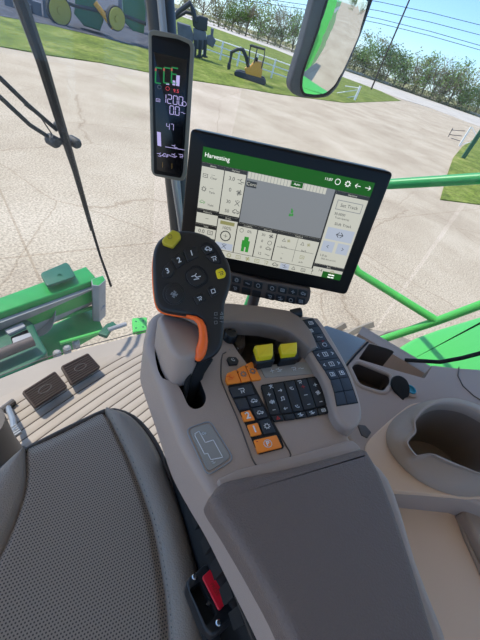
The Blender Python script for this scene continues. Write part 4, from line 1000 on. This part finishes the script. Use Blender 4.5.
# stem and boot
mb=MB(); s0=JP.U(*ce(262,480))-jn*.03; s1=D.U(*ce(240,520))-UP*.0; mb.tube([s0,(s0+D.U(190,380))/2-UP*.004,D.U(190,382)-UP*.045],[.017,.014,.012],'black_matte',14); mb.build('stem',joy)
mb=MB(); mb.tube([JP.U(*ce(222,500))-jn*.01,JP.U(*ce(214,530))-jn*.02,D.U(186,392)-UP*.02],[.005,.004,.0035],'black_matte',10); mb.build('cable',joy)
# ================================================================== SIDE CONSOLE
SZ=.62; SD=Z(SZ)
side=thing('side_console','grey side console with trays and cup holder by the right window','console',(*SD.U(430,420)[:2],.02))
out=[(312,330),(326,325.5),(345,332),(368,341),(402,352),(430,364),(455,367),(480,361),(520,352),(600,430),(640,560),(520,520),(470,500),(400,492),(372,470),(350,440),(330,400),(315,360)]
P=[SD.U(*p) for p in out]; P=[A([min(p[0],.925),p[1],p[2]]) for p in P]
mb=MB(); rprism(mb,P,UP,.09,.008,'side_grey',steps=4); so=mb.build('deck',side)
bin1=[(369,343.5),(400,351),(435,361.5),(424.5,378.5),(398,371),(358.5,359)]; bin2=[(349,367),(353,363),(358,362),(391,375.5),(392,384),(385,393),(378,392.5),(358,386)]
cut(so,[cutter(bin1,SD,.075,cr=.006,m='bin_dark'),cutter(bin2,SD,.05,cr=.010,m='bin_dark')])  # tray walls coloured darker than the deck to imitate shade
def rim(pts,r,m,nm,lift=.0,cr=.012):
    P=px(SD.up(lift),pts,cr); mb=MB(); mb.tube(P+[P[0],P[1]],r,m,8); return mb.build(nm,side)
rim(bin2,.005,'side_grey','small_tray_rim')
slab('front_shelf',[(314,331),(326,326.5),(345,333),(366,341.5),(354,354),(343,367),(332,355)],SD,.01,.002,'shelf_sky_tint',side,cr=.004,lift=.004)  # sky reflection painted as the shelf colour
mb=MB(); P=[SD.up(.001).U(*p) for p in ((368,342),(356,354.5),(344,368.5))]; mb.tube(P,.0022,'black_matte',6); mb.build('shelf_gap',side)
# power socket with flap
so2=MB(); so2.lathe(SD.U(409,391),[(.019,0),(.019,.003),(.014,.006),(.013,.006),(.012,-.0),(.0,.0005)],'side_grey',n=28); k=so2.build('power_socket',side)
mb=MB(); mb.lathe(SD.U(409,391),[(.012,0),(.012,.008),(.0105,.008),(.0105,.003),(0,.003)],'teal',n=24); mb.build('socket_ring',k)
SC=PL(SD.U(401,387)+UP*.022,nrm((-.45,-.1,.8))); mb=MB(); rprism(mb,smoothpts([SC.U(*p) for p in ((393.5,377),(400,375.5),(407,380),(410,388),(409,396),(405,398),(403,402),(400,397),(395,391),(391.5,384))],4),SC.n,.006,.002,'black_matte'); mb.build('socket_flap',k)
# cover panel right
rim_=[SD.up(.0008).U(*p) for p in ((459,367),(458,376),(463,386),(474,396),(490,406))]; mb=MB(); mb.tube([A([min(p[0],.92),p[1],p[2]]) for p in rim_],.0015,'bin_dark',6); mb.build('cover_seam',side)
cbs=slab('lit_deck_patch',[(364,446),(372,436),(390,420),(410,404),(440,400),(490,420),(520,470),(500,500),(470,499),(430,495),(390,491),(374,478),(366,462)],SD,.012,.003,'beige',side,cr=.02,lift=.003)  # lit area of the deck, painted as a lighter slab
# cup holder
RZ=.665
inner=[(417.5,419.6),(428,409),(442.5,404),(463,406),(480,413),(497,425),(506,442),(504,460),(494,472),(480,471.7),(463,465),(446.7,458),(436,453.5),(428,453),(419.6,455),(414,450),(409.5,442.5),(413,437),(417.5,432),(417,426)]
basep=[(384,434),(392.5,419.6),(407,409),(426,401),(442.5,399.8),(463,403),(480,409),(500,419),(518,436),(524,458),(512,482),(496,492),(480,495),(463,497),(449,493.5),(435,489),(421.7,482),(409,473),(399,463),(386,444.6)]
cpx=(457,440)
def polar(pts,n=120):
    P=smoothpts([A([*p,0]) for p in pts],8); ang=[math.atan2(p[1]-cpx[1],p[0]-cpx[0]) for p in P]; rad=[math.hypot(p[0]-cpx[0],p[1]-cpx[1]) for p in P]
    o=np.argsort(ang); an=A(ang)[o]; rd=A(rad)[o]; an=np.concatenate([an-2*math.pi,an,an+2*math.pi]); rd=np.concatenate([rd,rd,rd])
    th=np.linspace(0,2*math.pi,n,endpoint=False)-math.pi; return [(cpx[0]+r_*math.cos(a_),cpx[1]+r_*math.sin(a_)) for a_,r_ in zip(th,np.interp(th,an,rd))]
I=polar(inner); B=polar(basep)
def smth(P,w=9):
    r=A([math.hypot(p[0]-cpx[0],p[1]-cpx[1]) for p in P]); n=len(P); r2=[np.mean([r[(i+k)%n] for k in range(-w,w+1)]) for i in range(n)]
    return [(cpx[0]+(p[0]-cpx[0])*b/a_,cpx[1]+(p[1]-cpx[1])*b/a_) for p,a_,b in zip(P,r,r2)]
B=smth(B,4); mixp=lambda s:[(a_[0]*(1-s)+b_[0]*s,a_[1]*(1-s)+b_[1]*s) for a_,b_ in zip(I,B)]
def outp(d): return [(x+(x-cpx[0])/math.hypot(x-cpx[0],y-cpx[1])*d,y+(y-cpx[1])/math.hypot(x-cpx[0],y-cpx[1])*d) for x,y in I]
Pi=[Z(RZ).U(*p) for p in I]; cen=sum(Pi)/len(Pi)
def cupcut():
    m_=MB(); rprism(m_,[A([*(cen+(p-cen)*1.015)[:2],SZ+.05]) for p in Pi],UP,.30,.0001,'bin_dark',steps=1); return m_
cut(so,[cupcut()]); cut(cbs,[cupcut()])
lay=[]
lay.append([A([cen[0],cen[1],RZ-.13])+(p-cen)*A([.86,.86,0]) for p in Pi])
lay.append([A([p[0],p[1],RZ-.02]) for p in [cen+(p-cen)*.985 for p in Pi]])
lay.append([p-UP*.004 for p in Pi]); lay.append([Z(RZ).U(*p)-UP*.0 for p in outp(1.2)]); lay.append([Z(RZ).U(*p) for p in outp(2.6)]); lay.append([Z(RZ-.003).U(*p) for p in outp(4)]); lay.append([Z(RZ-.008).U(*p) for p in outp(4.8)])
O5=outp(5.2); O6=smth(O5,8)
for s_,z in ((.2,.652),(.5,.645),(.8,.636),(1.0,.624)):
    row=[]
    for a5,a6,b_ in zip(O5,O6,B):
        q=1 if s_>.4 else .4; a_=(a5[0]*(1-q)+a6[0]*q,a5[1]*(1-q)+a6[1]*q); ra=math.hypot(a_[0]-cpx[0],a_[1]-cpx[1]); rb=max(math.hypot(b_[0]-cpx[0],b_[1]-cpx[1]),ra+.5); rr=ra*(1-s_)+rb*s_
        row.append(Z(z).U(cpx[0]+(a_[0]-cpx[0])/ra*rr,cpx[1]+(a_[1]-cpx[1])/ra*rr))
    lay.append(row)
mb=MB(); mb.rings(lay[:2][::-1],'cup_shade',cap0=False,cap1=True); inner_mb=mb; mb=MB(); mb.rings(lay[1:][::-1],'cup_grey',cap0=False,cap1=False)  # inner wall kept apart, its shade painted in a darker colour
cup=mb.build('cup_holder',side,smooth=60); inner_mb.build('cup_shaded_wall',cup)
# lower panel, its sunlit look put into the lighter beige
LP=Z(.56)
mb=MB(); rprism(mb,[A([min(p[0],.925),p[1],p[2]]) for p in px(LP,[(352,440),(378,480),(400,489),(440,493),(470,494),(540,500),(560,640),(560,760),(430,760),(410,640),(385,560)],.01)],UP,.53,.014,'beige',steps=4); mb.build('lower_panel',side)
mb=MB(); rprism(mb,[Z(.585).U(*p) for p in ((466,502),(480,498),(520,505),(540,600),(490,560),(473,530),(464,512))],UP,.05,.008,'cup_grey'); mb.build('latch_panel',side)
mb=MB(); P=[LP.up(.0015).U(*p) for p in ((452,497),(456,512),(466,540),(482,575),(496,610))]; mb.tube(P,.004,'cup_grey',8); mb.build('panel_groove',side)
mb=MB(); rprism(mb,px(Z(.60),[(352,430),(360,431),(366,438),(362,444),(356,441)],.002),UP,.01,.002,'bin_dark',lift=.022); mb.build('console_latch',side)
# ================================================================== SEAT
seat=thing('driver_seat','grey-brown leather driver seat with perforated centre, lower left','seat',(*Z(.1).U(60,560)[:2],.1))
def curve(pts,n):
    P=[A(p,float) for p in pts]; d=[0]
    for a_,b_ in zip(P,P[1:]): d.append(d[-1]+np.linalg.norm(b_-a_))
    # Catmull-Rom dense then resample
    D_=[]; 
    for i in range(len(P)-1):
        p0=P[max(i-1,0)];p1=P[i];p2=P[i+1];p3=P[min(i+2,len(P)-1)]
        for k in range(12):
            t=k/12; D_.append(.5*((2*p1)+(-p0+p2)*t+(2*p0-5*p1+4*p2-p3)*t*t+(-p0+3*p1-3*p2+p3)*t**3))
    D_.append(P[-1]); D_=A(D_); L=np.concatenate([[0],np.cumsum(np.linalg.norm(np.diff(D_,axis=0),axis=1))]); s=np.linspace(0,L[-1],n)
    return [A([np.interp(q,L,D_[:,0]),np.interp(q,L,D_[:,1])]) for q in s]
SZT=.5
outerR=[(108,406),(128,410),(143,421),(158,442),(170,470),(184,505),(196,545),(206,585),(213,625),(218,680),(216,760)]
seamR=[(105,409),(114,428),(128,457),(141,489),(152,522),(160,560),(166,600),(169,640),(170,690),(168,760)]
seamL=[(24,446),(26,462),(26,480),(22,500),(12,528),(0,554),(-25,600),(-60,660),(-110,760)]
outerL=[(24,446),(12,455),(0,465),(-20,482),(-50,510),(-90,560),(-130,620),(-170,700),(-200,790)]
def patch(L,R,mname,nm,bulge,n=60,mq=26,uvs=False,zf=None,front=False):
    L=curve(L,n); R=curve(R,n); mb=MB(); vs=[]; fs=[]
    for i in range(n):
        for j in range(mq):
            s=j/(mq-1); p=L[i]*(1-s)+R[i]*s; z=SZT+zf(i/(n-1),s); v=Z(SZT).U(*p); vs.append(A([v[0],v[1],z]))
    for i in range(n-1):
        for j in range(mq-1): fs.append([i*mq+j,i*mq+j+1,(i+1)*mq+j+1,(i+1)*mq+j])
    # underside so that the cushion has a body
    k=len(vs); low=[]
    bd=[j for j in range(mq)]+[i*mq+mq-1 for i in range(1,n)]+[(n-1)*mq+j for j in range(mq-2,-1,-1)]+[i*mq for i in range(n-2,0,-1)]
    for b in bd: v=vs[b].copy(); v[2]=SZT-.07; low.append(v)
    m_=len(bd)
    vs2=vs+low
    for j in range(m_): q=(j+1)%m_; fs.append([bd[j],k+j,k+q,bd[q]])
    fs.append([k+j for j in range(m_)])
    mb.add(vs2,fs,mname)
    a_=nrm(A([.5,-.85])); 
    if uvs: mb.uv={i:(float(v[0]*.86-v[1]*.5),float(v[0]*.5+v[1]*.86)) for i,v in enumerate(vs2)}
    o=mb.build(nm,seat,smooth=50)
    # face orientation
    import bmesh
    bm=bmesh.new(); bm.from_mesh(o.data); bmesh.ops.recalc_face_normals(bm,faces=bm.faces); bm.to_mesh(o.data); bm.free(); o.data.shade_smooth(); o.data.set_sharp_from_angle(angle=math.radians(50))
    return o
seamf=lambda s,w:-.007*(math.exp(-(s/w)**2)+math.exp(-((1-s)/w)**2))
fr_=lambda t,w,h:-h*math.exp(-(t/w)**2)
# centre panel: parametrised from seamL to seamR, front edge is the curve between them
def centre():
    n,mq=110,90; Lc=curve(seamL,n); Rc=curve(seamR,n); Fr=curve([(24,446),(40,437.5),(60,427.5),(83,416.5),(105,409)],mq); vs=[]; fs=[]
    for i in range(n):
        t=i/(n-1)
        for j in range(mq):
            s=j/(mq-1); base_=Lc[i]*(1-s)+Rc[i]*s; lin_=Lc[0]*(1-s)+Rc[0]*s; p=base_+(Fr[j]-lin_)*max(0,1-t*3)
            v=Z(SZT).U(*p); z=SZT+seamf(s,.025)+fr_(t,.02,.012)-.004*math.sin(math.pi*s)
            vs.append(A([v[0],v[1],z]))
    for i in range(n-1):
        for j in range(mq-1): fs.append([i*mq+j,(i+1)*mq+j,(i+1)*mq+j+1,i*mq+j+1])
    mb=MB(); bd=[j for j in range(mq)]+[i*mq+mq-1 for i in range(1,n)]+[(n-1)*mq+j for j in range(mq-2,-1,-1)]+[i*mq for i in range(n-2,0,-1)]
    k=len(vs); low=[A([vs[b][0],vs[b][1],SZT-.07]) for b in bd]; m_=len(bd)
    for j in range(m_): q=(j+1)%m_; fs.append([bd[j],bd[q],k+q,k+j])
    fs.append([k+j for j in range(m_)][::-1]); vs2=vs+low
    mb.add(vs2,fs,'seat_perforated'); mb.uv={i:(float(v[0]*.86-v[1]*.5),float(v[0]*.5+v[1]*.86)) for i,v in enumerate(vs2)}
    o=mb.build('perforated_centre',seat,smooth=50)
    import bmesh
    bm=bmesh.new(); bm.from_mesh(o.data); bmesh.ops.recalc_face_normals(bm,faces=bm.faces); bm.to_mesh(o.data); bm.free(); o.data.shade_smooth(); o.data.set_sharp_from_angle(angle=math.radians(50))
centre()
patch(seamR,outerR,'leather','right_bolster',0,zf=lambda t,s:.010*math.sin(math.pi*min(1,s*1.15))-.007*math.exp(-(s/.06)**2)-.02*math.exp(-((1-s)/.12)**2)+fr_(t,.03,.008))
patch(outerL,seamL,'leather','left_bolster',0,zf=lambda t,s:.010*math.sin(math.pi*s)-.007*math.exp(-((1-s)/.06)**2)-.02*math.exp(-(s/.10)**2)+fr_(t,.03,.008))
# front valance + piping
FR=curve([(-200,790),(-170,700),(-130,620),(-90,560),(-50,510),(-20,482),(0,465),(12,455),(24,446),(40,437.5),(60,427.5),(83,416.5),(108,406),(128,410),(143,421),(158,442),(170,470),(184,505),(196,545),(206,585),(213,625),(218,680),(216,760)],90)
PF=[Z(SZT).U(*p) for p in FR]
mb=MB(); mb.tube([A([p[0],p[1],SZT-.016]) for p in PF],.005,'piping',8); mb.build('edge_piping',seat)
mb=MB(); cenS=sum(PF)/len(PF); rs=[]
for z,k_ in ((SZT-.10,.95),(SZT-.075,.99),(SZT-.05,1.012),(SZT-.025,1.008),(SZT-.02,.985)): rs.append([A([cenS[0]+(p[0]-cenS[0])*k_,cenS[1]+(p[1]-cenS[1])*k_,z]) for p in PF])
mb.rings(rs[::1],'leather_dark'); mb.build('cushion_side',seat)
mb=MB(); rprism(mb,[A([cenS[0]+(p[0]-cenS[0])*.8,cenS[1]+(p[1]-cenS[1])*.8,.40]) for p in PF[::3]],UP,.3,.01,'black_matte'); mb.build('suspension_base',seat)
# stitches along right seam
mb=MB(); SS=curve([(x+3,y) for x,y in seamR],120)
for i in range(2,118):
    if i%2: a_=Z(SZT+.0035).U(*SS[i]); b_=Z(SZT+.0035).U(*(SS[i]*.35+SS[i+1]*.65)); mb.tube([a_,b_],.0005,'leather_dark',4)
mb.build('stitching',seat)
# seat belt buckle
BZ=PL(Z(.555).U(212,600),nrm((.1,.15,.95)))
def cf(x,y): return (160+x/4.8,560+y/4.8)
bk=thing('seatbelt_buckle','black seatbelt buckle with red release button beside the seat','buckle',(*BZ.U(212,600)[:2],.45))
hb=rprism(MB(),px(BZ,[cf(*p) for p in ((118,100),(220,14),(256,28),(350,205),(372,250),(270,352),(244,362),(210,330))],.008),BZ.n,.028,.004,'black',steps=4).build('housing',bk)
mb=MB(); rprism(mb,px(BZ,[cf(*p) for p in ((140,140),(192,100),(268,246),(270,262),(222,318))],.003),BZ.n,.025,.001,'black_matte',lift=.01); cut(hb,[mb])
mb=MB(); rprism(mb,px(BZ,[cf(*p) for p in ((200,84),(245,42),(332,192),(282,248))],.003),BZ.n,.006,.0015,'red_button',lift=.002); rb=mb.build('release_button',bk); rb['label']='red button'
mb=MB(); text(mb,'PRESS',frame(BZ.up(.002),cf(262,140),(.55,.95),(.8,-.6),4),'legend_red',lift=.0004); mb.build('embossing',rb)
for x,y in ((166,82),(281,302)):
    mb=MB(); mb.lathe(BZ.U(*cf(x,y)),[(.0038,-.004),(.0038,.0012),(.0025,.0022),(0,.0022)],'screw',BZ.n,16); mb.build('screw',bk)
mb=MB(); a_=BZ.U(*cf(232,205))-BZ.n*.004; mb.box(a_,.005,.004,.008,'screw'); mb.build('latch_tongue',bk)
mb=MB(); mb.tube([BZ.U(*cf(250,300))-BZ.n*.02,BZ.U(*cf(290,420))-BZ.n*.05,BZ.U(*cf(300,520))-BZ.n*.10],.012,'black_matte',8); mb.build('stalk',bk)
# ================================================================== LIGHT, WORLD, CAMERA
sv=nrm((-.12,.52,.84))
sun=bpy.data.lights.new('sun','SUN'); sun.energy=3.6; sun.angle=.009; sun.color=(1,.95,.87); so_=bpy.data.objects.new('sun',sun); C.objects.link(so_)
from mathutils import Vector, Matrix
so_.rotation_euler=Vector(sv).to_track_quat('Z','Y').to_euler(); so_.location=(0,0,5)
w=bpy.data.worlds.new('world'); bpy.context.scene.world=w; w.use_nodes=True; nt=w.node_tree; bg=nt.nodes['Background']
sk=nt.nodes.new('ShaderNodeTexSky'); sk.sky_type='NISHITA'; sk.sun_disc=False; sk.sun_elevation=math.asin(sv[2]); sk.sun_rotation=math.atan2(sv[0],sv[1]); sk.air_density=1.0; sk.dust_density=.3; sk.ozone_density=2
tcw=nt.nodes.new('ShaderNodeTexCoord'); spw=nt.nodes.new('ShaderNodeSeparateXYZ'); nt.links.new(tcw.outputs['Generated'],spw.inputs[0])
rw=nt.nodes.new('ShaderNodeValToRGB'); ew=rw.color_ramp.elements; ew[0].position=0; ew[0].color=(.46,.62,.88,1); ew[1].position=.6; ew[1].color=(1.0,1.0,1.0,1); ee=ew.new(.28); ee.color=(.5,.66,.86,1)
nt.links.new(spw.outputs['Z'],rw.inputs['Fac']); mw=nt.nodes.new('ShaderNodeMixRGB'); mw.blend_type='MULTIPLY'; mw.inputs[0].default_value=1
nt.links.new(sk.outputs[0],mw.inputs[1]); nt.links.new(rw.outputs['Color'],mw.inputs[2]); nt.links.new(mw.outputs[0],bg.inputs[0]); bg.inputs[1].default_value=.25
cam=bpy.data.cameras.new('camera'); cam.sensor_fit='HORIZONTAL'; cam.sensor_width=36; cam.lens=F/480*36; cam.clip_start=.01; cam.clip_end=5000
co=bpy.data.objects.new('camera',cam); C.objects.link(co)
Mx=Matrix([[ri[0],ui[0],-fw[0],O[0]],[ri[1],ui[1],-fw[1],O[1]],[ri[2],ui[2],-fw[2],O[2]],[0,0,0,1]]); co.matrix_world=Mx
sc=bpy.context.scene; sc.camera=co
sc.view_settings.view_transform='Standard'; sc.view_settings.look='None'; sc.view_settings.exposure=.3; sc.view_settings.gamma=1; sc.view_settings.use_curve_mapping=False
sc.cycles.max_bounces=8; sc.cycles.transparent_max_bounces=16
